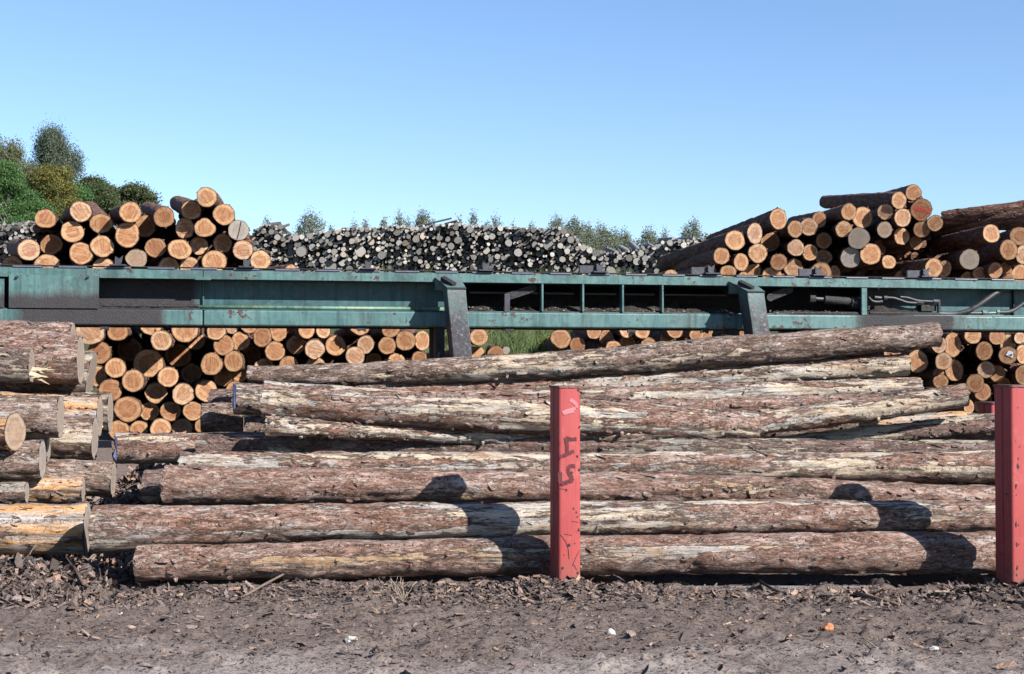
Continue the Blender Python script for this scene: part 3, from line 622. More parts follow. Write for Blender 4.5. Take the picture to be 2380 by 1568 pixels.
lowerL = [
 (OE,790,265,130,108,0,None,S(knob=.08)),(OE,1020,268,90,77,.1,None,{}),(OE,855,455,98,100,.1,None,{}),(OE,1110,432,110,108,.9,None,{}),(OE,1305,222,95,82,0,None,{}),(OE,1400,352,95,87,-.1,None,{}),
 (OE,1293,550,135,128,.35,None,S(knob=.07)),(OE,1545,485,115,103,.8,None,{}),(OE,995,590,90,88,0,None,{}),(OE,1145,700,98,97,0,None,{}),(OE,842,665,76,92,.1,None,{}),(OE,960,780,100,95,0,None,{}),
 (OE,1462,668,92,88,.05,None,{}),(OE,1660,637,90,88,.9,None,{}),(OE,1352,805,98,92,.2,None,{}),(OE,1580,815,100,92,0,None,{}),(OE,1780,788,97,100,.05,None,{}),(OE,1832,558,94,99,-.1,None,{}),
 (OE,1610,255,115,95,.25,None,{}),(OE,1700,345,85,92,.9,None,{}),(OE,1872,272,84,80,-.05,None,{}),(OE,1932,392,88,90,.0,None,{}),(OE,2015,532,85,92,-.05,None,{}),(OE,1930,660,88,95,.2,None,{}),
 (OE,2085,358,83,82,.2,None,{}),(OE,2182,475,92,85,.55,None,{}),(OE,2080,628,75,85,.35,None,{}),(OE,1098,945,115,112,0,None,S(knob=.08)),(OE,1285,970,85,82,.25,None,{}),(OE,1473,965,88,87,.1,None,{}),
 (OE,1674,965,86,84,.05,None,{}),(OE,1040,1130,90,87,0,None,{}),(OE,1207,1122,76,78,.15,None,{}),(OE,1386,1112,92,84,0,None,{}),(OE,1570,1108,90,84,.2,None,{}),(OE,958,1040,38,70,.2,None,{}),
 (OE,1740,1090,50,60,.1,None,{}),(OE,2040,790,82,88,.1,None,{}),(OE,1910,900,88,82,.2,None,{}),(OE,2270,322,82,90,0,None,{}),(OE,2370,440,75,85,.1,None,{}),(OE,2150,205,85,65,.2,None,{}),(OE,2005,235,60,62,.2,None,{}),
 (OE,2290,600,90,60,.2,None,{}),
 (OF_,252,270,78,90,.15,None,{}),(OF_,218,445,88,84,.1,None,{}),(OF_,130,590,85,50,.2,None,{}),(OF_,330,562,82,78,.05,None,{}),(OF_,395,388,82,85,.25,None,{}),(OF_,495,262,75,75,0,None,{}),(OF_,640,268,62,68,.15,None,{}),
 (OF_,565,428,87,86,-.05,None,{}),(OF_,740,395,90,92,.15,None,{}),(OF_,560,580,85,62,.15,None,{}),(OF_,948,230,90,78,0,None,{}),(OF_,1003,387,75,80,.0,None,S(knob=.07)),(OF_,918,487,85,70,-.05,(-25,30),{}),
 (OF_,1073,525,73,66,.25,None,{}),(OF_,1185,398,78,77,-.05,None,{}),(OF_,1210,250,80,78,0,None,{}),(OF_,1340,355,85,88,0,(30,-60),{}),(OF_,1490,355,70,86,.1,None,{}),(OF_,1275,535,80,75,.05,None,{}),(OF_,1475,505,68,60,0,None,S(knob=.1)),(OF_,1400,560,60,50,.1,None,{}),
 (OF_,1975,322,82,78,-.2,(-60,0),S(a='beside the first leg of the green beam')),(OF_,1960,462,66,60,.1,None,S(a='small, low beside the first leg')),(OF_,2125,472,72,60,-.1,(-20,-20),S(a='orange, on the grass edge')),(OF_,2222,440,34,34,.3,(-150,-20),S(a='thin grey one beside the grass',cut=1)),
]
lowerR = [
 (OG,528,335,86,84,0,(-60,60),S(knob=.1)),(OG,668,394,68,70,.1,None,{}),(OG,810,275,65,65,0,(-120,0),{}),(OG,920,330,62,68,.5,(-100,20),{}),(OG,1100,265,66,36,.1,None,{}),(OG,1238,268,68,70,.05,None,{}),(OG,1105,378,72,74,.35,None,{}),
 (OG,980,428,75,58,.1,None,{}),(OG,1282,395,70,56,.1,None,{}),(OG,1510,262,72,60,0,None,S(knob=.09)),(OG,1455,345,78,55,.6,None,{}),(OG,1708,305,62,62,0,None,{}),(OG,1795,325,45,55,.15,None,{}),(OG,1800,275,40,30,.3,None,{}),(OG,2125,297,68,60,.1,None,{}),
 (OH,1640,390,68,75,.1,None,{}),(OH,1765,388,80,112,.2,None,S(knob=.07,asp=1)),(OH,1245,460,75,36,.2,None,{}),(OH,1465,532,95,100,.25,None,S(knob=.08)),(OH,1683,532,70,76,-.1,(-100,0),{}),(OH,1775,615,88,95,.3,None,S(knob=.07)),
 (OH,1655,708,65,48,0,(-200,40),S(a='with a reddish heart')),(OH,1640,640,50,34,.2,None,{}),(OH,1965,725,75,82,-.1,(-120,0),{}),(OH,2030,798,75,78,.25,None,{}),(OH,1940,308,75,55,.1,None,{}),(OH,2032,443,70,84,0,(-190,30),{}),
 (OH,2140,322,74,70,0,None,{}),(OH,2240,390,66,95,.2,None,{}),(OH,2055,605,72,76,.1,(-100,0),{}),(OH,2155,640,68,77,.3,None,{}),(OH,2345,330,52,40,.1,None,{}),(OH,2238,478,78,77,-.1,(-110,20),S(a='with a white tag stapled on',tagw=1)),(OH,2360,472,62,82,.1,None,{}),
 (OH,2375,650,68,92,0,(-140,0),{}),(OH,1905,928,45,68,.2,None,{}),(OH,2210,745,70,60,.9,None,{}),(OH,1860,700,60,60,1.1,None,{}),(OH,2010,920,70,60,.8,None,{}),
]
upperR = [
 (OD,250,382,78,92,0,(-560,200),S(a='with its dark trunk running down to the left')),(OD,45,505,67,97,0,(-560,200),{}),(OD,75,680,85,83,0,(-300,100),{}),(OD,185,580,82,92,1.0,None,{}),(OD,405,470,66,75,0,(-200,80),{}),(OD,525,450,78,80,.3,(-120,0),S(a='cut across by a shadow edge')),
 (OD,605,390,62,71,.4,(-230,30),{}),(OD,400,632,75,73,0,(-140,40),{}),(OD,255,755,73,73,0,(-120,20),{}),(OD,530,673,68,74,.3,None,{}),(OD,652,572,72,75,.5,None,{}),(OD,650,715,76,70,.6,None,{}),(OD,385,808,86,85,.4,None,S(knob=.1)),
 (OD,195,885,95,65,.1,None,S(knob=.09)),(OD,45,830,62,65,.4,None,{}),(OD,620,860,98,105,0,(-120,0),{}),(OD,745,855,52,72,.4,None,{}),(OD,870,322,68,74,0,(-480,130),{}),(OD,985,370,95,92,.3,None,S(a='broad, its right half shaded',knob=.06)),(OD,815,472,73,73,0,(-150,40),{}),
 (OD,943,547,95,93,-.1,(-30,0),S(a='grey with cracks radiating from the centre',cut=1)),(OD,878,715,87,92,0,(-120,0),S(a='brown with cracks radiating from the centre',cut=1)),(OD,1053,687,95,95,-.05,None,S(knob=.08)),(OD,1135,632,62,72,.7,None,{}),
 (OD,1215,755,62,48,.2,None,{}),(OD,1178,322,70,71,.1,(-100,20),{}),(OD,1293,222,69,75,0,(-630,15),S(a='with the long dark trunk lying level behind it')),(OD,1420,153,69,70,.3,(-300,70),S(a='highest of all')),(OD,1332,372,75,80,0,None,{}),
 (OD,1498,303,90,96,.1,(-60,20),S(a='with red hand-written digits',write=1,knob=.07)),(OD,1177,475,66,73,0,(-120,0),S(a='greyish, neatly round',cut=2)),(OD,1322,535,73,76,.15,None,{}),(OD,1490,475,73,73,0,(-60,30),{}),(OD,1605,418,68,72,-.1,(-40,40),{}),(OD,1445,590,62,36,.3,None,{}),
 (OD,2103,510,78,82,-.6,(-830,190),S(a='ending the long diagonal trunk')),(OD,2345,530,80,78,-.2,(-250,60),S(a='knotty and dark-rimmed')),(OD,2248,650,73,92,-.5,(-300,60),{}),(OD,1903,733,84,89,-.5,(-330,40),S(a='grey and perfectly round',cut=1)),
 (OD,1595,805,78,84,-.6,(-770,70),S(a='ending the low trunk along the beam')),(OD,1690,815,62,74,-.2,(-300,0),{}),(OD,2003,855,66,60,-.1,None,{}),(OD,2137,828,63,72,-.3,None,S(a='with two red stripes')),(OD,2220,825,60,70,.2,None,S(knob=.1)),
 (OD,2370,692,66,86,-.3,None,{}),(OD,1885,895,58,42,0,(-200,30),{}),(OD,2245,915,62,40,.1,None,{}),(OD,1650,925,45,35,.1,None,{}),(OD,1340,900,80,30,.5,(-90,0),{}),(OD,2360,860,90,70,.4,None,{}),
 (OC,1475,780,70,42,-.2,None,S(a='low, alone beside the grey pile')),(OC,1803,725,62,50,.4,(-430,90),{}),(OC,1915,595,73,76,0,(-430,120),{}),(OC,2090,647,66,77,0,None,{}),(OC,1980,737,70,62,0,(-60,0),{}),(OC,2110,790,60,46,.1,None,{}),(OC,2190,725,70,64,.2,None,{}),
 (OC,2028,462,90,88,0,(-600,200),S(a='heart-shaped, with dark trunk running down left',knob=.05)),
]
ordn = ['first', 'second', 'third', 'fourth', 'fifth', 'sixth', 'seventh', 'eighth', 'ninth', 'tenth', 'eleventh', 'twelfth', 'thirteenth', 'fourteenth', 'fifteenth', 'sixteenth', 'seventeenth', 'eighteenth', 'nineteenth', 'twentieth', 'twenty-first', 'twenty-second', 'twenty-third', 'twenty-fourth', 'twenty-fifth', 'twenty-sixth', 'twenty-seventh', 'twenty-eighth', 'twenty-ninth', 'thirtieth']
MARKS = []
def build_pile(tab, Y, yaw, pitch, L, place, group, binh, seed0):
    items = []
    for k, (of, x, y, rx, ry, dy, back, ex) in enumerate(tab):
        px, py = zd(of, x, y); items.append([px, py, k])
    # rows counted from the top, then order inside each row from the left
    ys = sorted(set(i[1] for i in items)); y0 = ys[0]
    for it in items: it.append(int((it[1] - y0 + binh * .5) // binh))
    rows = {}
    for it in items: rows.setdefault(it[3], []).append(it)
    order = sorted(rows); names = {}
    for ri, rk in enumerate(order):
        for j, it in enumerate(sorted(rows[rk])): names[it[2]] = (ri, j)
    for k, (of, x, y, rx, ry, dy, back, ex) in enumerate(tab):
        px, py = zd(of, x, y); Yk = Y + dy; P = at(px, py, Yk); r = (rx + ry) / 2 * ZS / F * Yk
        g = np.random.default_rng(seed0 + k)
        if back:
            bx, by = px + back[0] * ZS, py + back[1] * ZS; Pb = at(bx, by, Yk + L * .97)
        else:
            a = R(yaw + g.normal(0, 2.5)); e = R(pitch + g.normal(0, 1.5)); Pb = P + Vector((math.sin(a) * math.cos(e), math.cos(a) * math.cos(e), math.sin(e))) * L
        asp = max(.86, min(1.16, math.sqrt(rx / ry)))
        if ry / rx < .86: asp = 1.; r = max(rx, ry) * ZS / F * Yk
        ri, j = names[k]; desc = ex.get('a')
        lab = ('log end %s, %s' % (desc, place)) if desc else ('log end %s from left, %s row down, %s' % (ordn[j], ordn[ri], place))
        cut = {None: CUT, 1: CUTG, 2: CUTW}[ex.get('cut')]
        end_log(P, Pb, r, r * (.84 + .2 * g.random()), seed0 + k, lab, group, ex.get('knob', .045 + .05 * g.random() ** 2), cut, DARKBARK, asp)
        if ex.get('write'): MARKS.append(('write', P, tuple(LAST), r))
        if ex.get('tagw'): MARKS.append(('tagw', P, tuple(LAST), r))
        if ex.get('crack'): MARKS.append(('crack', P, tuple(LAST), r))
        if desc and not ex.get('write') and ('red ' in desc or 'pinkish paint' in desc): MARKS.append(('red', P, tuple(LAST), r))
build_pile(upperL, 18.5, -14, 2, 4.2, 'left pile above green beam', 'pine logs piled end-on above the beam at left', 36, 1000)
build_pile(lowerL, 18.5, -12, 0, 4.2, 'left pile under green beam', 'pine logs piled end-on under the beam at left', 38, 2000)
build_pile(lowerR, 24., -5, 0, 4.8, 'right pile under green beam', 'pine logs piled end-on under the beam at right', 34, 3000)
build_pile(upperR, 24., -5, 0, 4.8, 'right pile above green beam', 'pine logs piled end-on above the beam at right', 32, 4000)
# trunks at upper right whose ends lie outside the picture
for i, (p, lb) in enumerate([
  ([(2192,510,21,25.5),(2300,497,23,25.),(2440,484,25,24.6)], 'top dark trunk crossing the right picture edge, stub on its back'),
  ([(2150,540,17,26.),(2300,520,19,25.),(2440,500,23,24.3)], 'dark trunk just below the top one at the right picture edge')]):
    rt = side_log(p, lb, 'pine logs piled end-on above the beam at right', 'brown', seed=200 + i, res=.06, nseg=28, flakes=20, knots=3)
    rt.children[0].data.materials[0] = DARKBARK
for o in [c for c in bpy.data.objects if c.name.startswith('cut_end')]: pass

# filler trunks deep in the piles, ends coloured dark to keep gaps black
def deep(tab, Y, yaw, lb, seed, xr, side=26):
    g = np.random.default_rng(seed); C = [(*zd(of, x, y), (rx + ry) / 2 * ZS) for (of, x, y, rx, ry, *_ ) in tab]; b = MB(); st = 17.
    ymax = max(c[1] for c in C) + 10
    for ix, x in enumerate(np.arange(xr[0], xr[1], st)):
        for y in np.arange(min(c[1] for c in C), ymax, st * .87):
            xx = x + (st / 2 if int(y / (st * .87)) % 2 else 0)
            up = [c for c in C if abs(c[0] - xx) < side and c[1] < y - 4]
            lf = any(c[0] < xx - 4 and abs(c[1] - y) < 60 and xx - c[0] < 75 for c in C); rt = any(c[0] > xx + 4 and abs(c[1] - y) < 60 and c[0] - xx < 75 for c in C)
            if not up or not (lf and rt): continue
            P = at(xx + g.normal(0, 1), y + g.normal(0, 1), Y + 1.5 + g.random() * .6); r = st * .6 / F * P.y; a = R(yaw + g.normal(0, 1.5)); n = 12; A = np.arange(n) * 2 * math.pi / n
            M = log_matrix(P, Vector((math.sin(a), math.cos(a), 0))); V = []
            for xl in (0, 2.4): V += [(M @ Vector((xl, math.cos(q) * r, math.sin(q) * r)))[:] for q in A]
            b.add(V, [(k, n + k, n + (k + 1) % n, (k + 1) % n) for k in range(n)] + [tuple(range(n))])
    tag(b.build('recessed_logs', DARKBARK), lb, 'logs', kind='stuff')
deep(upperL, 18.5, -12, 'filler logs with darkened ends deeper inside the left pile above the beam', 1, (60, 600))
deep(lowerL, 18.5, -12, 'filler logs with darkened ends deeper inside the left pile below the beam', 2, (170, 1000))
deep(lowerR[:15], 24., -5, 'filler logs with darkened ends deeper inside the middle pile below the beam', 3, (1285, 1770))
deep(lowerR[15:], 24., -5, 'filler logs with darkened ends deeper inside the right pile below the beam', 4, (2060, 2460))
deep(upperR, 24., -5, 'filler logs with darkened ends deeper inside the right pile above the beam', 5, (1600, 2450), 16)

TILT = [0, 0]
def stroke(b, M, pts, wd, off=-.0055):
    pts = [np.array(p, float) for p in pts]
    for k in range(len(pts) - 1):
        a, c = pts[k], pts[k + 1]; d = c - a; ln = np.hypot(*d); n_ = np.array([-d[1], d[0]]) / max(ln, 1e-6) * wd / 2; e = d / max(ln, 1e-6) * wd * .3
        q = [a - e - n_, c + e - n_, c + e + n_, a - e + n_]
        b.add([(M @ Vector((off - .0003 * k + TILT[0] * p[0] + TILT[1] * p[1], p[0], p[1])))[:] for p in q] , [(0, 3, 2, 1)])
def find_root(P):
    return min((o for o in bpy.data.objects if o.type == 'EMPTY' and o.name.startswith('log')), key=lambda o: (o.matrix_world.translation - P).length)
bpy.context.view_layer.update()
for kind, P, d, r in MARKS:
    TILT[:] = d; rt = find_root(P); I = Matrix.Identity(4); ce = [c for c in rt.children if c.name.startswith('cut_end')][0]
    # local: x inward, y: up x x ; the viewer sees +y on the LEFT (x points away), so mirror horizontally
    def h(u, v): return (-u, v)
    g = random.Random(int(abs(P.x) * 1000)); b = MB()
    if kind == 'write':
        cx0, cy0, s = 1000., 890., r / 500.
        S_ = [[(720,680),(690,790),(610,870)],[(600,760),(640,850),(660,880)],[(880,850),(920,770),(880,740),(830,770),(850,850),(850,940),(780,930),(740,870),(790,850),(880,850)],
              [(1000,750),(960,860),(930,945)],[(960,860),(1060,890),(1080,920),(1030,985)],[(1160,860),(1120,950),(1100,1000)],[(1130,930),(1220,940),(1230,970),(1200,1045)],
              [(1260,920),(1300,880),(1380,900),(1390,950),(1290,1000),(1270,1030),(1380,1050)],[(940,1100),(900,1260)],[(770,1210),(1000,1285)]]
        for st in S_[:-2]: stroke(b, I, [h((x - cx0) * s, -(y - cy0) * s) for x, y in st], .011 * r / .15)
        b.build('handwritten_number', MARKR, ce); b = MB()
        for st in S_[-2:]: stroke(b, I, [h((x - cx0) * s, -(y - cy0) * s) for x, y in st], .011 * r / .15)
        b.build('handwritten_letter', MARKR, ce)
    elif kind == 'tagw':
        b.add([(-.014, *h(-.03, .0)), (-.016, *h(.085, -.055)), (-.02, *h(.09, .05)), (-.014, *h(.02, .075))], [(0, 1, 2, 3), (3, 2, 1, 0)]); b.build('white_tag', WHITETAG, ce)
        b = MB(); b.add([(-.022, *h(.02, .0)), (-.022, *h(.07, -.02)), (-.024, *h(.07, .02))], [(0, 1, 2), (2, 1, 0)]); b.build('tag_print', BLUE, ce)
    elif kind == 'crack':
        stroke(b, I, [h(.02, r * .8), h(.0, 0), h(-.03, -r * .85)], .014); b.build('crack', SOOT, ce)
    else:
        for _ in range(g.choice((2, 3))):
            x, y = g.uniform(-.6, .5) * r, g.uniform(-.5, .5) * r; a = g.uniform(0, 3.1)
            stroke(b, I, [h(x, y), h(x + math.cos(a) * r * .22, y + math.sin(a) * r * .22), h(x + math.cos(a + .4) * r * .4, y + math.sin(a + .4) * r * .4)], .009)
        b.build('crayon_mark', MARKP, ce)

# ------------------------------------------------------------------ grey pulpwood pile far behind
def unit_log(seed):
    g = np.random.default_rng(seed); n = 12; b = MB(); V = []; A = np.arange(n) * 2 * math.pi / n
    rr = 1 + .11 * fbm(np.stack([np.cos(A), np.sin(A), np.full(n, seed * 2.3)], 1), 2, seed); t = g.normal(0, .12, 2)
    for i, (x, k) in enumerate(((0, 1), (.25, 1.02), (.6, .97), (1, .9))):
        y, z = np.cos(A) * rr * k, np.sin(A) * rr * k; V.append(np.stack([np.full(n, x) + ((t[0] * y + t[1] * z) * .04 if i == 0 else 0), y, z], 1))
    Fc = [(i*n+j, (i+1)*n+j, (i+1)*n+(j+1) % n, i*n+(j+1) % n) for i in range(3) for j in range(n)]
    b.add(np.concatenate(V), Fc, 1); b.add(V[0], [tuple(range(n))], 0); b.add(V[3], [tuple(range(n))[::-1]], 0)
    return b
UL = [unit_log(s) for s in range(10)]
def unit_mesh(b, i):
    o = b.build('pulpwood_log', [GEND, GBARK]); me = o.data; bpy.data.objects.remove(o); return me
ULM = [unit_mesh(b, i) for i, b in enumerate(UL)]
PALEB = plain('grey_bark_lit', (.12, .12, .125), (.3, .3, .31), 20)  # paler version of the grey bark, light from above put into its colour
ULP = [m_.copy() for m_ in ULM]
for m_ in ULP: m_.materials[1] = PALEB
top_prof = [(-40,520),(0,520),(60,512),(90,520),(300,528),(560,540),(585,543),(612,518),(640,522),(660,541),(700,545),(735,540),(760,535),(800,531),(830,528),(870,528),(900,522),(950,524),(990,524),(1040,518),(1060,515),(1090,521),(1200,527),(1250,530),(1300,528),(1325,534),(1342,556),(1352,568),(1400,583),(1430,588),(1470,580),(1500,575),(1540,560),(1600,556),(1650,556),(1700,560)]
def topy(x): return float(np.interp(x, [p[0] for p in top_prof], [p[1] for p in top_prof]))
def grey_pile():
    g = np.random.default_rng(77); Yp = 36.; C = []
    fixed = [(OB,955,555,48,'pale oval log end, tallest in the grey pile, left of its middle'),(OB,1140,590,34,''),(OB,1270,390,30,''),(OB,700,690,52,'pale clover-shaped wide log end low in the grey pile'),(OC,420,500,44,'large cracked grey log end near the top right step of the grey pile'),
             (OC,960,720,43,'large round grey log end just above the beam right of the steep step'),(OC,1295,735,40,'large brownish-grey log end near the dark trunks'),(OC,550,382,27,''),(OC,160,565,32,''),(OC,85,645,40,'ring-shaped grey log end in the right half of the grey pile'),
             (OB,2320,565,34,''),(OB,1560,612,32,''),(OB,1345,695,30,''),(OB,540,520,31,''),(OB,410,495,29,''),(OB,445,560,42,'log end with a rotten dark heart in the left part of the grey pile'),(OB,1490,370,28,''),(OB,1270,572,34,''),(OC,1125,725,33,''),(OC,1185,645,32,''),(OB,265,342,25,'round log end on the small left peak of the grey pile')]
    for of, x, y, r, lb in fixed: px, py = zd(of, x, y); C.append((px, py, r * ZS, lb))
    cell = {}
    def ok(x, y, r):
        for i in range(int(x // 14) - 1, int(x // 14) + 2):
            for j in range(int(y // 14) - 1, int(y // 14) + 2):
                for (a, b_, c) in cell.get((i, j), ()):
                    if (a - x) ** 2 + (b_ - y) ** 2 < ((c + r) * .93) ** 2: return False
        return True
    for c in C: cell.setdefault((int(c[0] // 14), int(c[1] // 14)), []).append(c[:3])
    for rmin, rmax, tries in ((6.5, 8.5, 450), (5, 6.5, 2100), (3.8, 5, 7500), (2.9, 3.8, 18000), (2.1, 2.9, 30000)):
        for _ in range(tries):
            x = g.uniform(-30, 1700)
            ty = topy(x); y = g.uniform(ty, 652); r = g.uniform(rmin, rmax)
            if y < ty + r * .8 or not ok(x, y, r): continue
            C.append((x, y, r, '')); cell.setdefault((int(x // 14), int(y // 14)), []).append((x, y, r))
    order = sorted(range(len(C)), key=lambda i: -C[i][2] - (100 if C[i][3] else 0) + (100 if 100 < C[i][0] < 578 else 0)); rest = MB(); info = []
    for q, i in enumerate(order):
        x, y, r, lb = C[i]; Yk = Yp + g.uniform(-.28, .28); P = at(x, y, Yk); rr = r / F * Yk * 1.02; L = g.uniform(2., 2.5)
        a = R(g.normal(-2, 7)); e = R(g.normal(0, 4)); d = Vector((math.sin(a) * math.cos(e), math.cos(a) * math.cos(e), math.sin(e))); M = log_matrix(P, d)
        M = M @ Matrix.Rotation(g.uniform(0, 6.28), 4, 'X') @ Matrix.Diagonal((L, rr * g.uniform(.92, 1.1), rr, 1))
        if q < 280:
            o = bpy.data.objects.new('pulpwood_log', ULM[q % 10]); col.objects.link(o); o.matrix_world = M
            if not lb:
                zone = 'at the far left edge' if x < 100 else 'left of the middle' if x < 800 else 'around the middle' if x < 1180 else 'right of the middle' if x < 1345 else 'in the low right wing'
                lb = 'round grey weathered log end in the far pile, %s' % zone
            tag(o, lb, 'pulpwood log', 'grey logs of the far pile')
        else:
            u = UL[q % 10]; V = np.concatenate(u.v); V = np.array([(M @ Vector(v))[:] for v in V]); fc = g.random()
            n0 = rest.n; rest.v.append(V); rest.f += [tuple(i_ + n0 for i_ in f) for f in u.f]; rest.m += u.m; rest.a.append(np.full(len(V), fc)); rest.n += len(V)
    tag(rest.build('small_logs', [GEND, GBARK]), 'many thin grey log ends packed between the bigger ones of the far pile', 'logs', kind='stuff')
    # backing rows, a little deeper, closing the view through the pile
    bk = MB()
    for x in np.arange(-60, 1720, 7.5):
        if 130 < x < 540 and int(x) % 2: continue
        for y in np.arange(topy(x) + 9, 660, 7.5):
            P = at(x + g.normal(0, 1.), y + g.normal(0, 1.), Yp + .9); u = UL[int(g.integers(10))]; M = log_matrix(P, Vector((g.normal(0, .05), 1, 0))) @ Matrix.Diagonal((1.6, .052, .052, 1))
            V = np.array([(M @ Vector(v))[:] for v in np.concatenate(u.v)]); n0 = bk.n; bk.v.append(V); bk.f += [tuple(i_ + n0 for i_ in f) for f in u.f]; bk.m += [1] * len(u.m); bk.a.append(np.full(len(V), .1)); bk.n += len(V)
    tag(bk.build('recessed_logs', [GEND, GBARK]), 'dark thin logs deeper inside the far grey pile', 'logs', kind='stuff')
    # logs lying askew on top
    sk = [(OB,1400,350,1750,268,8,'long thin log lying slantwise on top of the grey pile'),(OB,1640,330,1800,290,10,'short log beside the slanting one on top of the grey pile'),(OB,800,360,1040,362,12,'thin log lying level on the grey pile crest'),(OB,40,375,160,435,18,'pale log sloping off the small left peak'),
          (OC,930,545,1010,580,28,'bluish log sloping down, leftmost on the low wing'),(OC,1045,520,1180,600,24,'bluish log sloping down, middle of the low wing'),(OC,1130,485,1210,560,26,'bluish log highest on the low wing'),(OC,1230,530,1310,620,26,'bluish log sloping down beside the cut-off ones'),
          (OC,1290,500,1330,525,20,'short bluish log behind the sloping ones'),(OC,1340,500,1520,490,20,'level bluish log on the low wing'),(OC,1380,455,1500,450,17,'grey log lying level at the top of the low wing'),(OC,1500,450,1620,480,15,'brownish log lying at the right top of the low wing'),(OC,1680,455,1760,465,14,'last grey log before the dark trunks'),(OC,1370,540,1500,548,18,'level grey log half way down the low wing'),(OC,1540,450,1680,445,14,'thin grey log across the crest of the low wing'),(OC,1310,560,1400,580,25,'bluish log with its round end turned right'),
          (OC,430,370,510,352,10,'thin log tip pointing right on the crest'),(OC,1620,470,1680,430,12,'dark short log on the crest near the trunks')]
    for k, (of, x0, y0, x1, y1, r, lb) in enumerate(sk):
        a = at(*zd(of, x0, y0), 36.9 + .1 * (k % 4)); b_ = at(*zd(of, x1, y1), 36.1); rr = r * ZS / F * 36
        M = log_matrix(b_, a - b_) @ Matrix.Diagonal(((a - b_).length, rr, rr, 1)); o = bpy.data.objects.new('pulpwood_log', ULP[k % 10]); col.objects.link(o); o.matrix_world = M; tag(o, lb, 'pulpwood log', 'grey logs lying askew on the far pile')
grey_pile()

# ------------------------------------------------------------------ green log conveyor
CY0 = 15.0; CYAW = math.atan2(2.4, 11.66); CU = Vector((math.cos(CYAW), math.sin(CYAW), 0)); CN = Vector((-math.sin(CYAW), math.cos(CYAW), 0))  # CN away
CO = at(0, 700, CY0); CO.z = 0
CM = Matrix((CU, CN, Vector((0, 0, 1)))).transposed().to_4x4(); CM.translation = CO
def cs(px, py=700, d=0.):
    """beam-local s and z for a photo position on the plane d behind the beam front"""
    a = at(px, py, 10.) - Vector((0, 0, EYE)); o = CO + CN * d; t = (o - Vector((0, 0, 0))).dot(CN) / a.dot(CN); p = Vector((0, 0, EYE)) + a * t
    return (p - CO).dot(CU), p.z
def sx(px, d=0.): return cs(px, 700, d)[0]
S0, S1 = -2.5, cs(2380)[0] + 2.0
conv = empty('log_conveyor', M=CM); tag(conv, 'long teal steel log conveyor beam on slanted legs spanning the yard', 'conveyor')
ZT, ZFB, ZLT, ZB = 2.625, 2.525, 2.19, 2.02
sSeam = sx(472)
PAINT_TOP = paint('teal_paint_flange', TEAL, TEAL2, MAROON, rust=.575, scale=1.3)
PAINT_LOW = paint('teal_paint_lower_beam', TEAL, TEAL2, MAROON, rust=.57, gx=[(sx(25), sx(400), .12), (sx(1975), sx(2240), .2), (sx(1560), sx(1640), .5), (S0, sx(3), .1)])
PAINT_WEB_SHADED = paint('teal_paint_web_shaded', (.026, .078, .088), (.048, .115, .12), MAROON, rust=.66, gx=[(S0, sx(465), .08), (sx(1820), sx(2130), .25)] )  # flange shadow deepened in the colour: darker teal than the other parts
PAINT_PLATE = paint('teal_paint_plate', TEAL, TEAL2, MAROON, rust=.62, gz=(2.40, .10))
PAINT_PLAIN = paint('teal_paint_stiffener', TEAL, TEAL2, MAROON, rust=.58, grime=.45)
def cbox(name, lo, hi, mat, parent=conv, label=None):
    b = MB(); b.box(lo, hi); o = b.build(name, mat); o.parent = parent
    m = o.modifiers.new('bevel', 'BEVEL'); m.width = .006; m.segments = 2
    if label: o['label'] = label
    return o
# top flange is a channel: face, thin lip below, deck
b = MB()
for a, c in ((S0, sSeam - .004), (sSeam + .004, S1)):
    b.box((a, 0, ZFB + .012), (c, .012, ZT)); b.box((a, -.006, ZFB), (c, .25, ZFB + .012)); b.box((a, .012, ZT - .012), (c, .25, ZT - .001))
o = b.build('top_flange', PAINT_TOP); o.parent = conv
cbox('joint_plate', (sx(452), -.014, ZFB - .012), (sx(490), -.0065, ZFB + .02), PAINT_TOP)
b = MB()
for a, c in ((S0, sSeam - .005), (sSeam + .005, S1)): b.box((a, -.002, ZB), (c, .26, ZLT))
o = b.build('lower_beam', PAINT_LOW); o.parent = conv; m = o.modifiers.new('bevel', 'BEVEL'); m.width = .016; m.segments = 3
b = MB()
for a, c in ((S0, sSeam - .01), (sSeam + .01, sx(1060, .24)), (sx(2010, .24), S1)):
    b = MB(); b.box((a, .24, ZLT + .001), (c, .249, ZFB - .001)); o = b.build('web', PAINT_WEB_SHADED); o.parent = conv
cbox('joint_rib', (sSeam - .009, .20, ZLT + .001), (sSeam + .009, .239, ZFB - .001), PAINT_WEB_SHADED)
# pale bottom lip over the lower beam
cbox('ledge', (S0, .03, ZLT + .0005), (S1, .235, ZLT + .012), PAINT_WEB_SHADED)
# far side
b = MB(); b.box((S0, .95, ZB), (S1, 1.0, ZT)); b.box((S0, .26, ZB + .02), (S1, .949, ZB + .04)); b.box((S0, .26, ZT - .05), (S1, .949, ZT - .03))
o = b.build('trough', SOOT); o.parent = conv
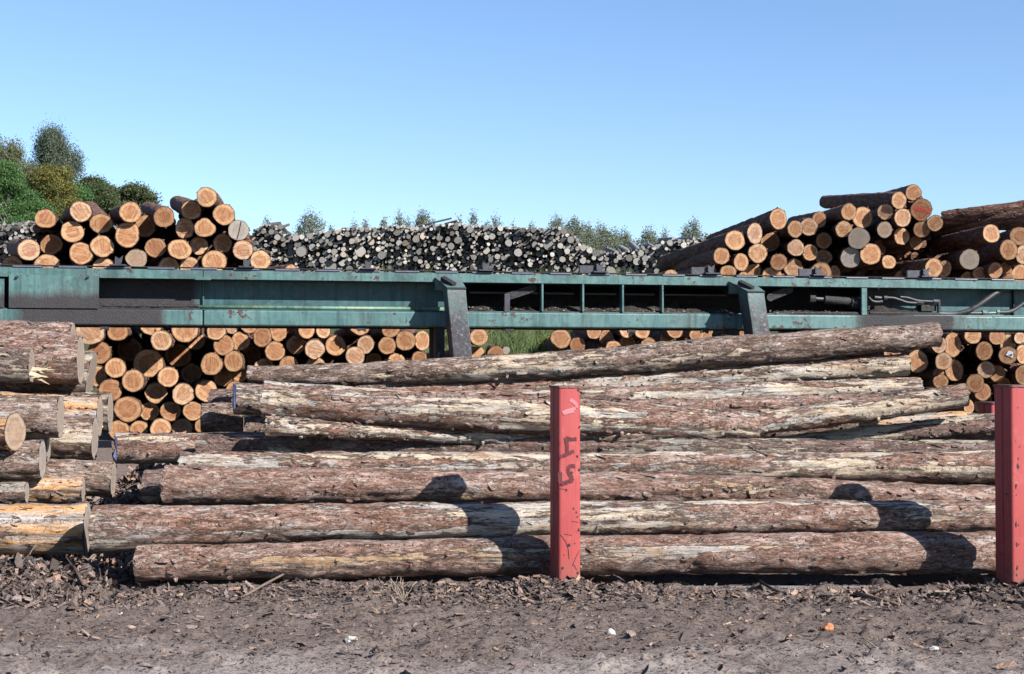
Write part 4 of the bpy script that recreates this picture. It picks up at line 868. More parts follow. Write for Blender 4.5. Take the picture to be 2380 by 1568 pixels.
# cover plate on the left, bulging top edge
b = MB(); xa, xb = sx(21), sx(230); n_ = 14
for i in range(n_):
    u0, u1 = xa + (xb - xa) * i / n_, xa + (xb - xa) * (i + 1) / n_
    f = lambda t: .012 * math.sin(t * 3.14 * 2) * (t > .5) + .004 * math.sin(t * 11)
    z0, z1 = 2.545 + f(i / n_), 2.545 + f((i + 1) / n_)
    b.add([(u0, -.018, 2.195), (u1, -.018, 2.195), (u1, -.018, z1), (u0, -.018, z0), (u0, -.010, 2.195), (u1, -.010, 2.195), (u1, -.010, z1), (u0, -.010, z0)], [(0,1,2,3),(5,4,7,6),(3,2,6,7)] + ([(0,3,7,4)] if i == 0 else []) + ([(1,5,6,2)] if i == n_ - 1 else []))
cp = b.build('cover_plate', PAINT_PLATE); cp.parent = conv; cp['label'] = 'cover plate, teal above and grease-black below'
for px in (40, 205):
    b = MB(); s_, z_ = cs(px, 645); b.tube([(s_, -.02, z_), (s_, -.028, z_)], .018, 12); b.tube([(s_, -.028, z_), (s_, -.05, z_)], .010, 6); o = b.build('bolt', DARKSTEEL); o.parent = cp
b = MB(); b.box((S0, -.012, 2.195), (sx(10), -.004, 2.50)); o = b.build('cover_plate', PAINT_PLATE); o.parent = conv
# pipe along the ledge
b = MB(); b.tube([(S0, .12, 2.232), (sx(235), .12, 2.232), (sx(462), .12, 2.232)], .02, 12); b.tube([(sx(440), .12, 2.232), (sx(450), .12, 2.232)], .028, 6); b.tube([(sx(452), .12, 2.232), (sx(460), .12, 2.232)], .028, 6)
o = b.build('pipe', SOOT, smooth=False); o.parent = conv; o['label'] = 'black greasy pipe along the beam'
PIPEM = paint('pipe_paint', (.1, .2, .16), (.19, .25, .14), MAROON, rust=.7)
b = MB(); b.tube([(sx(463), .12, 2.226), (sx(1035), .12, 2.226)], .021, 12); o = b.build('pipe', PIPEM, smooth=True); o.parent = conv; o['label'] = 'teal pipe along the beam'
# guide plates on the deck
gp = [(48,164),(233,346)]
def zx(of, x): return (of[0] + x / 2.1636) * .58105
plates = [(OA,105,355),(OA,505,750),(OA,900,1130),(OA,1275,1510),(OA,1650,1875),(OA,2020,2240),(OB,215,430),(OB,570,780),(OB,915,1125),(OB,1255,1465),(OB,1600,1800),(OB,1920,2100),(OC,100,290),(OC,430,620),(OC,760,950),(OC,1085,1270),(OC,1405,1600),(OC,1725,1920),(OC,2045,2230),(OD,205,395),(OD,520,715),(OD,840,1030),(OD,1148,1345),(OD,1465,1665),(OD,1782,1978),(OD,2098,2298)]
for of, a, c in plates:
    o = cbox('guide_plate', (sx(zx(of, a)), -.012, ZT + .001), (sx(zx(of, c)), .22, ZT + .018), PLATE)
cbox('chain_rail', (S0, .012, ZT + .0185), (S1, .10, ZT + .03), SOOT)
# chain dogs: flat foot, web and a notched crown
for of, x in ((OA,1018),(OA,2132),(OB,1022),(OB,2042),(OC,865),(OC,1830),(OD,605),(OD,1540)):
    s_ = sx(zx(of, x)); b = MB(); z_ = ZT + .03
    b.box((s_ - .085, -.05, z_ + .0005), (s_ + .085, .14, z_ + .015)); b.box((s_ - .03, .0, z_ + .015), (s_ + .03, .08, z_ + .035))
    b.add([(s_ - .035, .02, z_ + .035), (s_ + .035, .02, z_ + .035), (s_ + .05, .02, z_ + .115), (s_ + .012, .02, z_ + .08), (s_ - .03, .02, z_ + .105), (s_ - .035, .06, z_ + .035), (s_ + .035, .06, z_ + .035), (s_ + .05, .06, z_ + .115), (s_ + .012, .06, z_ + .08), (s_ - .03, .06, z_ + .105)],
          [(0,1,2,3,4),(9,8,7,6,5),(0,5,6,1),(1,6,7,2),(2,7,8,3),(3,8,9,4),(4,9,5,0)])
    k_ = 1 if of in (OC, OD) else 0
    if k_: b.box((s_ - .22, .06, z_ + .0), (s_ - .03, .1, z_ + .085))
    o = b.build('chain_dog', DARKSTEEL); o.parent = conv
# legs
def leg(px_top, px_bot, idx):
    s_, z_ = cs(px_top, 680, -.42); b = MB(); w2 = .105; s2 = cs(px_bot, 820, -.48)[0]
    zk = 2.44
    def sec(c, d0, d1, z): return [(c - w2, d0, z), (c + w2, d0, z), (c + w2, d1, z), (c - w2, d1, z)]
    slope = (s2 - s_) / (zk - 1.75); sb = s2 + slope * 1.75
    # slanting head from the flange out to the knee, then the leg down to the ground
    hd = s_ - .02
    A_ = [(hd - .16, -.008, ZFB + .055), (hd + .13, -.008, ZFB + .055), (hd + .13, .0, ZFB - .10), (hd - .16, .0, ZFB - .10)]
    B_ = sec(s_, -.42, -.14, zk); C_ = sec(s_, -.425, -.14, zk - .06); D_ = sec(sb + 0, -.54, -.26, .35)
    D_ = [(p[0], p[1], p[2]) for p in D_]
    V = A_ + B_ + C_ + D_; Fc = [(0, 1, 2, 3)[::-1]]
    for k in range(3):
        for j in range(4): Fc.append((k*4+j, (k+1)*4+j, (k+1)*4+(j+1) % 4, k*4+(j+1) % 4)[::-1])
    Fc.append((12, 13, 14, 15)); b.add(V, Fc)
    lg = b.build('leg', LEGM); lg.parent = conv; m = lg.modifiers.new('bevel', 'BEVEL'); m.width = .008; m.segments = 2
    b = MB(); b.tube([(s_ - w2 - .002, -.42, zk - .01), (s_ + w2 + .002, -.42, zk - .01)], .012, 8); o = b.build('weld_seam', SOOT); o.parent = lg
    b = MB(); b.box((-.03, -.022, 0), (.03, .022, .20), M=Matrix.Translation((s_ - .015, -.36, zk + .03)) @ Matrix.Rotation(R(-60), 4, 'X') @ Matrix.Rotation(R(-32), 4, 'Y')); o = b.build('bracket', SOOT); o.parent = lg
    b = MB(); b.box((s_ - .16, .02, .3), (s_ - .06, .2, ZB)); o = b.build('strut', SOOT); o.parent = lg
leg(1061, 1074, 0); leg(1757, 1776, 1)
# dark stiffening frame left of the first leg
cbox('rear_leg', (sx(1000, .5), .5, .3), (sx(1034, .5), .6, ZB), SOOT)
cbox('rear_leg', (sx(1905, .5) - .5, .5, .3), (sx(1905, .5) - .3, .6, ZB), SOOT)
cbox('rear_leg', (sx(1858, .4), .4, .3), (sx(1898, .4), .5, ZB), SOOT)
# thin verticals
for px in (1261, 1355.5, 1448, 1540.5):
    cbox('stiffener', (sx(px) - .012, .0, ZLT + .013), (sx(px) + .012, .10, ZFB - .001), PAINT_PLAIN)
cbox('stiffener', (sx(2003), .004, ZLT + .001), (sx(2016), .05, ZFB - .001), PAINT_PLAIN)
cbox('stiffener', (sx(2376), .2, ZLT + .013), (sx(2379), .235, ZFB - .001), SOOT)
# hinged arm and its short post
cbox('arm_post', (sx(1173), .02, ZLT + .001), (sx(1186), .06, 2.40), DARKSTEEL)
def bar(name, p, q, wz, d0, d1, mat):
    b = MB(); (s0, z0), (s1, z1) = cs(*p, d0), cs(*q, d0); dx, dz = s1 - s0, z1 - z0; l = math.hypot(dx, dz); nx, nz_ = -dz / l * wz, dx / l * wz
    V = [(s0 - nx, d0, z0 - nz_), (s1 - nx, d0, z1 - nz_), (s1 + nx, d0, z1 + nz_), (s0 + nx, d0, z0 + nz_)]; V += [(x, d1, z) for x, _, z in V]
    b.add(V, [(0,1,2,3),(7,6,5,4),(0,4,5,1),(1,5,6,2),(2,6,7,3),(3,7,4,0)]); b.tube([(s1, d0 - .006, z1), (s1, d1, z1)], wz * 1.1, 14); b.tube([(s0, d0 - .012, z0), (s0, d1, z0)], wz * 1.1, 14)
    o = b.build(name, mat); o.parent = conv; return o
bar('hinged_arm', (1180, 690), (1239, 671), .042, .10, .14, SOOT)
bar('hinged_arm', (1790, 692), (1835, 674), .042, .10, .14, SOOT)
# bracket strips under the flange (inner return plates)
for a, c in ((1090, 1250), (1265, 1333), (1358, 1432), (1452, 1520), (1544, 1688)):
    b = MB(); a_, c_ = sx(a, .4), sx(c, .4); b.add([(a_, .62, ZFB - .01), (c_, .62, ZFB - .01), (c_, .40, ZFB - .085), (a_, .40, ZFB - .085)], [(0,1,2,3),(3,2,1,0)]); b.box((a_, .385, ZFB - .105), (c_, .399, ZFB - .084))
    o = b.build('return_plate', DARKSTEEL); o.parent = conv
# heaps of black bark dust in the trough
b = MB()
def heap(pa, pb, d0, d1, hh, seed):
    a, c = sx(pa, d0), sx(pb, d0); nx_ = int((c - a) / .02); ny_ = 14; xs = np.linspace(a, c, nx_ + 1); ys = np.linspace(d0, d1, ny_ + 1); X, Y = np.meshgrid(xs, ys)
    P = np.stack([X * 5, Y * 5, 0 * X], -1).reshape(-1, 3); n = fbm(P, 5, seed).reshape(X.shape)
    Z = ZLT + .012 + hh * np.clip((Y - d0) / (d1 - d0) * 1.3, 0, 1) * (.9 + .35 * n) + .012 * fbm(P * 4, 3, seed + 3).reshape(X.shape)
    ed = np.minimum(1, np.minimum(X - a, c - X) / .15 + .15); Z = ZLT + .008 + (Z - ZLT - .008) * ed
    V = np.stack([X, Y, Z], -1).reshape(-1, 3); i = (np.arange(nx_)[None] + np.arange(ny_)[:, None] * (nx_ + 1)).reshape(-1); b.add(V, np.stack([i, i+1, i+nx_+2, i+nx_+1], 1).tolist())
heap(1092, 1170, .05, .6, .13, 1); heap(1188, 1262, .05, .6, .10, 2); heap(1262, 1620, .06, .6, .135, 3); heap(1590, 1720, .05, .6, .12, 4); heap(1800, 2000, .04, .5, .06, 5); heap(2018, 2160, .06, .23, .10, 6); heap(150, 470, .03, .1, .012, 7)
o = b.build('bark_dust', SOIL, smooth=True); o.parent = conv; o['kind'] = 'stuff'
# rust-brown crumbs on the dust, merged into one part
g = np.random.default_rng(3); b = MB()
for _ in range(240):
    px = g.uniform(1095, 1990); 
    if 1700 < px < 1790: continue
    s_ = sx(px); d = g.uniform(.0, .2) if px > 1800 else g.uniform(.02, .25); z_ = ZLT + .016 + .05 * d / .25; a = g.uniform(0, 6); l = g.uniform(.008, .03)
    b.add([(s_, d, z_), (s_ + math.cos(a) * l, d + .005, z_ + abs(math.sin(a)) * l * .5), (s_ + math.cos(a) * l * .8 + .005, d + .012, z_ + l * .4), (s_ + .003, d + .01, z_ + .008)], [(0, 1, 2, 3), (3, 2, 1, 0)], 0, float(g.uniform(.4, .98)))
o = b.build('bark_crumbs', CHIPM); o.parent = conv; o['kind'] = 'stuff'
# hydraulics at right
def ctube(name, pts, rad, d, mat=RUBBER, n=12, parent=conv):
    P = [cs(x, y, dd) + (dd,) for (x, y, dd) in [(p[0], p[1], (p[2] if len(p) > 2 else d)) for p in pts]]
    P = [Vector((a, dd, z)) for a, z, dd in P]
    if len(P) > 2:   # smooth
        Q = []
        for i in range(len(P) - 1):
            p0, p1, p2, p3 = P[max(0, i-1)], P[i], P[i+1], P[min(len(P)-1, i+2)]
            for t in np.linspace(0, 1, 9)[:-1]: Q.append(.5 * ((2 * p1) + (p2 - p0) * t + (2*p0 - 5*p1 + 4*p2 - p3) * t*t + (3*p1 - p0 - 3*p2 + p3) * t**3))
        P = Q + [P[-1]]
    b = MB(); b.tube(P, rad, n); o = b.build(name, mat, smooth=len(P) > 2); o.parent = parent; return o
cy_ = ctube('hydraulic_cylinder', [(1915, 696), (1976, 702)], .052, .15, SOOT, 16)
ctube('rod', [(1886, 694), (1915, 696)], .026, .15, DARKSTEEL, parent=cy_)
ctube('rod_eye', [(1880, 694), (1893, 695)], .055, .15, SOOT, 8, parent=cy_); ctube('end_cap', [(1976, 703), (1996, 705)], .075, .15, SOOT, 8, parent=cy_)
b = MB(); s_, z_ = cs(1991, 704, .07); b.tube([(s_, .07, z_), (s_, .10, z_)], .022, 14); o = b.build('port', DARKSTEEL); o.parent = cy_
Z2 = lambda x, y: (1743 + x * .2676, 627.5 + y * .2676)     # photo position from the second close-up
ctube('hose', [Z2(1030,240)+(.1,), Z2(1060,270)+(.1,), Z2(1100,280)+(.1,), Z2(1150,275)+(.1,)], .017, .1); ctube('hose', [Z2(1080,240), Z2(1140,245)], .02, .1)
ctube('hose', [Z2(1180,243), Z2(1240,245), Z2(1300,262), Z2(1370,285), Z2(1460,290)], .017, .12); ctube('hose', [Z2(1300,236), Z2(1370,245), Z2(1450,268), Z2(1550,276), Z2(1600,276)], .017, .12)
ctube('fitting', [Z2(1590,276), Z2(1645,278)], .026, .12, DARKSTEEL, 6); ctube('fitting', [Z2(1640,265), Z2(1640,390)], .024, .12, SOOT, 6); ctube('fitting', [Z2(1160,244), Z2(1190,244)], .026, .12, DARKSTEEL, 6); ctube('fitting', [Z2(1450,288), Z2(1505,292)], .026, .12, SOOT, 6)
ctube('hose', [Z2(1630,380)+(.1,), Z2(1760,385)+(.1,), Z2(1880,362)+(.07,), Z2(1980,310)+(.05,), Z2(2080,240)+(.05,), Z2(2160,190)+(.07,), Z2(2240,178)+(.15,)], .030, .1)
ctube('pipe', [Z2(200,375), Z2(950,380)], .018, .06, SOOT); ctube('pipe', [Z2(1040,376), Z2(1640,384)], .018, .06, SOOT)
ctube('pipe', [Z2(1840,376), Z2(2030,378)], .021, .1, DARKSTEEL); ctube('fitting', [Z2(2015,376), Z2(2060,378)], .036, .1, PAINT_PLAIN, 6); ctube('pipe', [Z2(2060,378), Z2(2140,372)], .016, .1, PAINT_PLAIN); ctube('fitting', [Z2(2140,370), Z2(2165,370)], .03, .1, PAINT_PLAIN, 6)
ctube('hose', [Z2(2165,370), Z2(2230,368), Z2(2290,350), Z2(2350,310), Z2(2400,270)], .024, .1)
b = MB(); (a_, z1_), (c_, z2_) = cs(*Z2(1490, 305), .14), cs(*Z2(1620, 360), .14); b.box((a_, .14, z2_), (c_, .24, z1_)); o = b.build('valve_block', SOOT); o.parent = conv
b = MB(); (a_, z1_), (c_, z2_) = cs(*Z2(350, 150), .3), cs(*Z2(560, 215), .3); b.add([(a_, .36, z1_), (c_, .36, z1_), (c_ + .02, .27, z2_), (a_ + .03, .27, z2_)], [(0,1,2,3),(3,2,1,0)]); o = b.build('return_plate', DARKSTEEL); o.parent = conv
for px in (2045, 2176):
    s_, z_ = cs(px, 668.5, -.02); b = MB(); b.tube([(s_, .02, ZFB - .0), (s_, .02, ZFB - .02)], .012, 8); o = b.build('bolt', DARKSTEEL); o.parent = conv
# drips and small nubs under the beam
g = np.random.default_rng(12); b = MB()
for _ in range(110):
    s_ = g.uniform(S0, S1); d = g.uniform(.0, .2); l = g.uniform(.008, .03) * (1.3 if g.random() < .1 else 1); w_ = g.uniform(.006, .016)
    b.add([(s_ - w_, d, ZB + .004), (s_ + w_, d, ZB + .004), (s_ + w_, d + .02, ZB + .004), (s_ - w_, d + .02, ZB + .004), (s_ + g.normal(0, .003), d + .01, ZB - l)], [(0, 4, 1), (1, 4, 2), (2, 4, 3), (3, 4, 0)])
o = b.build('grease_drips', SOOT); o.parent = conv; o['kind'] = 'stuff'
for px in (243, 842, 1186, 1470, 1640):
    s_ = sx(px); b = MB(); b.add([(s_ - .05, .03, ZB), (s_ + .05, .03, ZB), (s_ + .045, .03, ZB - .06), (s_ + .0, .03, ZB - .04), (s_ - .045, .03, ZB - .055)] + [(s_ - .05, .06, ZB), (s_ + .05, .06, ZB), (s_ + .045, .06, ZB - .06), (s_ + .0, .06, ZB - .04), (s_ - .045, .06, ZB - .055)], [(0, 4, 3, 2, 1), (5, 6, 7, 8, 9), (0, 5, 9, 4), (4, 9, 8, 3), (3, 8, 7, 2), (2, 7, 6, 1)])
    o = b.build('lug', SOOT); o.parent = conv

# pale stick leaning beside the first leg
b = MB(); P = [at(1032, 765, 16.2), at(1027, 790, 16.1), at(1022, 815, 16.), at(1017, 836, 15.9), at(1012, 860, 15.85)]; b.tube(P, [.012, .014, .015, .018, .018], 8)
tag(b.build('stick', STICKM, origin=P[-1]), 'thin pale stick leaning in the dark beside the first conveyor leg', 'stick')

# ------------------------------------------------------------------ red posts
def red_post(px, top_py, Y, label, marks=False, wd=.165, dp=.20, rot=17, zb=-.15):
    P = at(px, top_py, Y); zt = P.z; M = Matrix.Translation((P.x, P.y, 0)) @ Matrix.Rotation(R(rot), 4, 'Z'); root = empty('steel_post', M=M); tag(root, label, 'post', 'red steel posts holding the log stacks')
    # two channels welded toe to toe: rounded rectangle with a seam groove on the flanks
    prof = []; r_ = .022
    def arc(cx, cy, a0): return [(cx + r_ * math.cos(R(a0 + k * 22.5)), cy + r_ * math.sin(R(a0 + k * 22.5))) for k in range(5)]
    w_, d_ = wd / 2, dp / 2
    prof += arc(w_ - r_, -d_ + r_, -90) + [(w_, -.014), (w_ - .012, -.006), (w_ - .012, .006), (w_, .014)] + arc(w_ - r_, d_ - r_, 0) + arc(-w_ + r_, d_ - r_, 90) + [(-w_, .014), (-w_ + .012, .006), (-w_ + .012, -.006), (-w_, -.014)] + arc(-w_ + r_, -d_ + r_, 180)
    n = len(prof); K = 24; b = MB(); V = []; g = np.random.default_rng(int(px))
    for k in range(K + 1):
        z = zb + (zt - .014 - zb) * k / K; dv = g.normal(0, .0012, n); V += [(x * (1 + dv[i]), y * (1 + dv[i]), z) for i, (x, y) in enumerate(prof)]
    Fc = [(k*n+j, k*n+(j+1) % n, (k+1)*n+(j+1) % n, (k+1)*n+j) for k in range(K) for j in range(n)] + [tuple(K*n+j for j in range(n))]
    b.add(V, Fc); body = b.build('shaft', POSTM, smooth=True); body.parent = root
    m = body.modifiers.new('e', 'EDGE_SPLIT'); m.split_angle = R(35)
    b = MB(); nn = 36; cap = []
    for k in range(nn):
        a = 2 * math.pi * k / nn; c, s_ = math.cos(a), math.sin(a); q = 1 / max(abs(c), abs(s_)); q = min(q, 1.28)
        cap.append((c * q * (w_ + .008 + g.normal(0, .002)), s_ * q * (d_ + .008 + g.normal(0, .002))))
    b.add([(x, y, zt - .0145) for x, y in cap] + [(x, y, zt) for x, y in cap], [tuple(range(nn))[::-1], tuple(range(nn, 2 * nn))] + [(k, (k+1) % nn, nn + (k+1) % nn, nn + k) for k in range(nn)])
    o = b.build('cap_plate', RUSTCAP); o.parent = root
    if marks:
        # strokes measured on the close-up: front face spans x 145..300, 1 m = 1600 px
        fx = lambda x: (x - 222) / 155 * wd; fz = lambda y: zt - (y - 85) / 1395 * (zt - .06)
        def strokes(name, lst, wdt, mat, y_=-d_ - .0025):
            b = MB(); q = 0
            for pts in lst:
                # densify with ragged width
                for k in range(len(pts) - 1):
                    (x0, y0), (x1, y1) = pts[k], pts[k + 1]; a = np.array([fx(x0), fz(y0)]); c = np.array([fx(x1), fz(y1)]); d = c - a; l = np.hypot(*d); nn_ = np.array([-d[1], d[0]]) / l; m_ = 8; VV = []
                    for t in range(m_ + 1): p = a + d * (t / m_ * 1.06 - .03); w1, w2_ = wdt / 2 * g.uniform(.75, 1.2, 2); VV += [(*(p - nn_ * w1),), (*(p + nn_ * w2_),)]
                    b.add([(v[0], y_ - .0003 * q, v[1]) for v in VV], [(2*t, 2*t+2, 2*t+3, 2*t+1) for t in range(m_)]); q += 1
            o = b.build(name, mat); o.parent = body
        strokes('sprayed_letter', [[(268,462),(225,465),(196,452)],[(192,452),(203,500),(204,560)],[(250,548),(200,568),(152,588)]], .027, MARKD)
        strokes('sprayed_letter', [[(258,652),(215,655),(210,690),(235,735),(238,758)],[(240,755),(200,765),(162,780)],[(158,775),(155,735),(153,695)]], .030, MARKD)
        strokes('pale_smudge', [[(225,182),(245,195),(262,208)],[(262,210),(275,225),(268,240)],[(172,275),(215,258),(262,245)],[(180,282),(215,272),(250,262)]], .024, MARKW)
        for sc_ in [[(160,1135),(195,1185),(212,1240),(217,1305)],[(285,1255),(262,1300),(240,1355)],[(250,1350),(270,1385)],[(145,806),(200,818)],[(235,1040),(280,1050)],[(185,1130),(235,1140)]]: strokes('scratch', [sc_], .0035, SOOT)
        for (x, y, s_) in ((248,952,.010),(268,980,.008),(284,1105,.013),(275,585,.012),(237,698,.010),(288,380,.009),(287,680,.011),(198,820,.009),(215,1210,.013),(182,1276,.006),(256,1200,.007),(278,1410,.014),(172,1370,.010),(275,1012,.008),(285,115,.013),(155,495,.008),(150,400,.008)):
            b = MB(); A = np.arange(9) / 9 * 6.283; rr_ = s_ * g.uniform(.6, 1.2, 9); b.add([(fx(x) + math.cos(a) * r1 * .8, -d_ - .0024, fz(y) + math.sin(a) * r1) for a, r1 in zip(A, rr_)], [tuple(range(9))]); o = b.build('paint_chip', SOOT); o.parent = body
    else:
        g2 = np.random.default_rng(5)
        for _ in range(16):
            z_ = zt - g2.uniform(.08, 1.) * (zt - .1); x_ = -wd / 2 + .03 + abs(g2.normal(0, .018)) + (g2.uniform(0, .1) if g2.random() < .3 else 0); b = MB(); A = np.arange(9) / 9 * 6.283; rr_ = g2.uniform(.004, .013) * g2.uniform(.5, 1.3, 9)
            b.add([(x_ + math.cos(a) * r1 * .6, -dp / 2 - .0024, z_ + math.sin(a) * r1 * 1.6) for a, r1 in zip(A, rr_)], [tuple(range(9))]); o = b.build('paint_chip', SOOT); o.parent = body
    return root
red_post(1313, 897, 10.0, 'red steel post standing in the middle, sprayed with dark letters', True)
red_post(2352, 895, 9.95, 'red steel post at the right picture edge', False)
red_post(2306, 935, 12.6, 'small visible top of a red post behind the right edge logs', False)

# ------------------------------------------------------------------ small things
def slab(x0, x1, y0, y1, z, lb):
    b = MB(); b.box((x0, y0, z - .2), (x1, y1, z)); o = b.build('concrete_slab', SLABM); tag(o, lb, 'concrete slab', kind='structure')
slab(.95, 2.6, 10.12, 10.165, .006, 'concrete slab')
def scrap(px, py, size, mat, name, lb, cat, seed, flat=.7, group=None):
    Y = EYE / (py - 858) * F; P = at(px, py, Y); P.z = float(ground_z(np.array([P.x]), np.array([P.y]))[0]) + size * flat * .35; g = np.random.default_rng(seed)
    import bmesh
    bm = bmesh.new(); bmesh.ops.create_icosphere(bm, subdivisions=2, radius=1.)
    V = np.array([v.co[:] for v in bm.verts]); k = 1 + .38 * fbm(V * 1.3 + seed, 3, seed); V = V * k[:, None] * np.array([size, size * .7, size * flat])
    Fc = [[v.index for v in f.verts] for f in bm.faces]; bm.free(); b = MB(); b.add(V + np.array(P[:]), Fc); o = b.build(name, mat, origin=P); tag(o, lb, cat, group); return o
scrap(817, 1496, .036, STONE, 'stone', 'whitish stone lying on the ground at lower left of centre', 'stone', 1)
scrap(1419, 1478, .03, STONE, 'stone', 'small white angular stone on the ground right of the middle post', 'stone', 2)
scrap(280, 1425, .018, STONE, 'stone', 'tiny white pebble on the ground at left', 'stone', 3, .5)
scrap(2168, 1508, .035, STONE, 'stone', 'flat grey stone at lower right', 'stone', 4, .35)
scrap(1926, 1465, .03, ORANGECHIP, 'bark_scrap', 'bright orange bark scrap on the ground at right', 'bark scrap', 5, .8)
scrap(583, 1453, .022, ORANGECHIP, 'bark_scrap', 'yellow-orange bark scrap on the ground at left', 'bark scrap', 6, .3)
scrap(2040, 1362, .05, CHIPM, 'bark_scrap', 'dark upright bark clump on the ground at right', 'bark scrap', 7, .9)
scrap(2205, 1402, .03, CHIPM, 'bark_scrap', 'brown bark clump near the right post foot', 'bark scrap', 8, .8)
def stick(pts, rad, lb, mat=STICKM):
    P = []
    for (px, py, h_) in pts: Y = EYE / (py - 858) * F; p = at(px, py, Y); p.z = float(ground_z(np.array([p.x]), np.array([p.y]))[0]) + h_; P.append(p)
    b = MB(); b.tube(P, [rad * (1 - .4 * i / (len(P) - 1)) for i in range(len(P))], 8); tag(b.build('stick', mat, smooth=True, origin=P[0]), lb, 'stick')
stick([(165,1346,.08),(195,1375,.05),(235,1382,.03),(270,1388,.02),(310,1390,.015)], .014, 'brown stick lying on the ground at lower left, under the shaded gap')
stick([(480,1350,.06),(520,1335,.09),(545,1325,.10)], .010, 'reddish splinter sticking up from the litter before the lowest log')
stick([(560,1400,.02),(620,1378,.05),(670,1352,.08),(700,1338,.1)], .010, 'long bark strip curving up through the litter left of centre')
stick([(1990,1388,.03),(2040,1396,.02),(2090,1408,.02)], .016, 'thick dark bark strip lying right of the middle post')
stick([(1765,1372,.02),(1800,1380,.03),(1830,1384,.02)], .012, 'dark bark strip lying before the concrete slab', SOOT)
stick([(1975,1528,.015),(2000,1545,.015)], .006, 'thin pale splinter lying at lower right', STEMM)
stick([(2006,1490,.015),(2040,1510,.015)], .005, 'short pale twig on the ground at right', STEMM)
# dry weed in front of the stack
wr = at(938, 1400, 9.45); wr.z = float(ground_z(np.array([wr.x]), np.array([wr.y]))[0]); b = MB(); g = np.random.default_rng(4)
for k in range(9):
    a = g.uniform(-1.2, 1.2); h_ = g.uniform(.08, .19); pts = [Vector((0, 0, 0))]
    for q in range(1, 6): pts.append(Vector((math.sin(a) * h_ * q / 5 * .7 + g.normal(0, .006), g.normal(0, .02), h_ * q / 5)))
    b.tube([wr + p for p in pts], .0018, 5)
tag(b.build('dry_weed', STEMM, origin=wr), 'dry branching weed standing in the bark litter left of the middle post', 'weed')
# leaning straw before the biggest left log, splinters on log ends
b = MB(); P = [at(66, 1292, 10.4), at(100, 1240, 10.35), at(113, 1219, 10.33)]; b.tube(P, .004, 5); tag(b.build('stick', STEMM, origin=P[0]), 'thin straw leaning on the biggest left log', 'stick')
b = MB(); g = np.random.default_rng(8); c = at(72, 868, 11.5)
for _ in range(14):
    d = Vector((g.uniform(.10, .22), g.uniform(-.05, .02), g.normal(.03, .05))); o_ = Vector((g.normal(0, .02), g.normal(0, .02), g.normal(0, .02))); b.add([(c + o_)[:], (c + o_ + Vector((.02, 0, .022)))[:], (c + d)[:], (c + o_ + Vector((.01, -.01, -.012)))[:]], [(0, 1, 2), (0, 2, 3), (0, 3, 1), (1, 3, 2)])
sp = b.build('splinters', WHITETAG); sp.data.materials[0] = plain('torn_wood', (.38, .28, .18), (.46, .38, .27), 20); tag(sp, 'pale torn splinters sticking out of the grey-brown log at left', 'splinters')
# blue crumpled tags on two stub ends
for (pts, Y, lb, k) in (([(543,892),(549,896),(548,948),(543,953)], 11.86, 'dark blue tag on the end of the short brown stub', 0), ([(267,1014),(273,1020),(271,1072),(263,1062),(269,1040)], 11.86, 'crumpled blue tag on the reddish log end between the stacks', 1)):
    b = MB(); g = np.random.default_rng(k); A = [at(x, y, Y + g.normal(0, .01)) for x, y in pts]; n = len(A); off = Vector((-.012, .03, 0))
    b.add([p[:] for p in A] + [(p + off)[:] for p in A], [tuple(range(n)), tuple(range(n, 2*n))[::-1]] + [(i, n+i, n+(i+1) % n, (i+1) % n) for i in range(n)]); tag(b.build('tag', BLUE, origin=A[0]), lb, 'tag')

# ------------------------------------------------------------------ vegetation
def leaves_mb(C, sig, n_each, size, g, droop=0., asp=.55):
    C = np.asarray(C); idx = np.repeat(np.arange(len(C)), n_each); n = len(idx); P = C[idx] + g.normal(0, 1, (n, 3)) * np.asarray(sig)
    P[:, 2] -= droop * g.random(n) ** 1.2
    U = g.normal(0, 1, (n, 3)); U[:, 2] -= droop * 1.; U /= np.linalg.norm(U, axis=1)[:, None]; W = g.normal(0, 1, (n, 3)); W = np.cross(U, W); W /= np.linalg.norm(W, axis=1)[:, None]
    s = size * g.uniform(.6, 1.4, n)[:, None]
    V = np.stack([P - U * s, P + W * s * asp, P + U * s, P - W * s * asp], 1).reshape(-1, 3); Q = np.arange(n * 4).reshape(-1, 4)
    cl = g.random(len(C)); A = np.repeat(np.clip(.65 * cl[idx] + .35 * g.random(n), 0, 1), 4); return V, Q, A
def addm(b, V, Q, A):
    b.v.append(V); b.f += (Q + b.n).tolist(); b.m += [0] * len(Q); b.a.append(A); b.n += len(V)
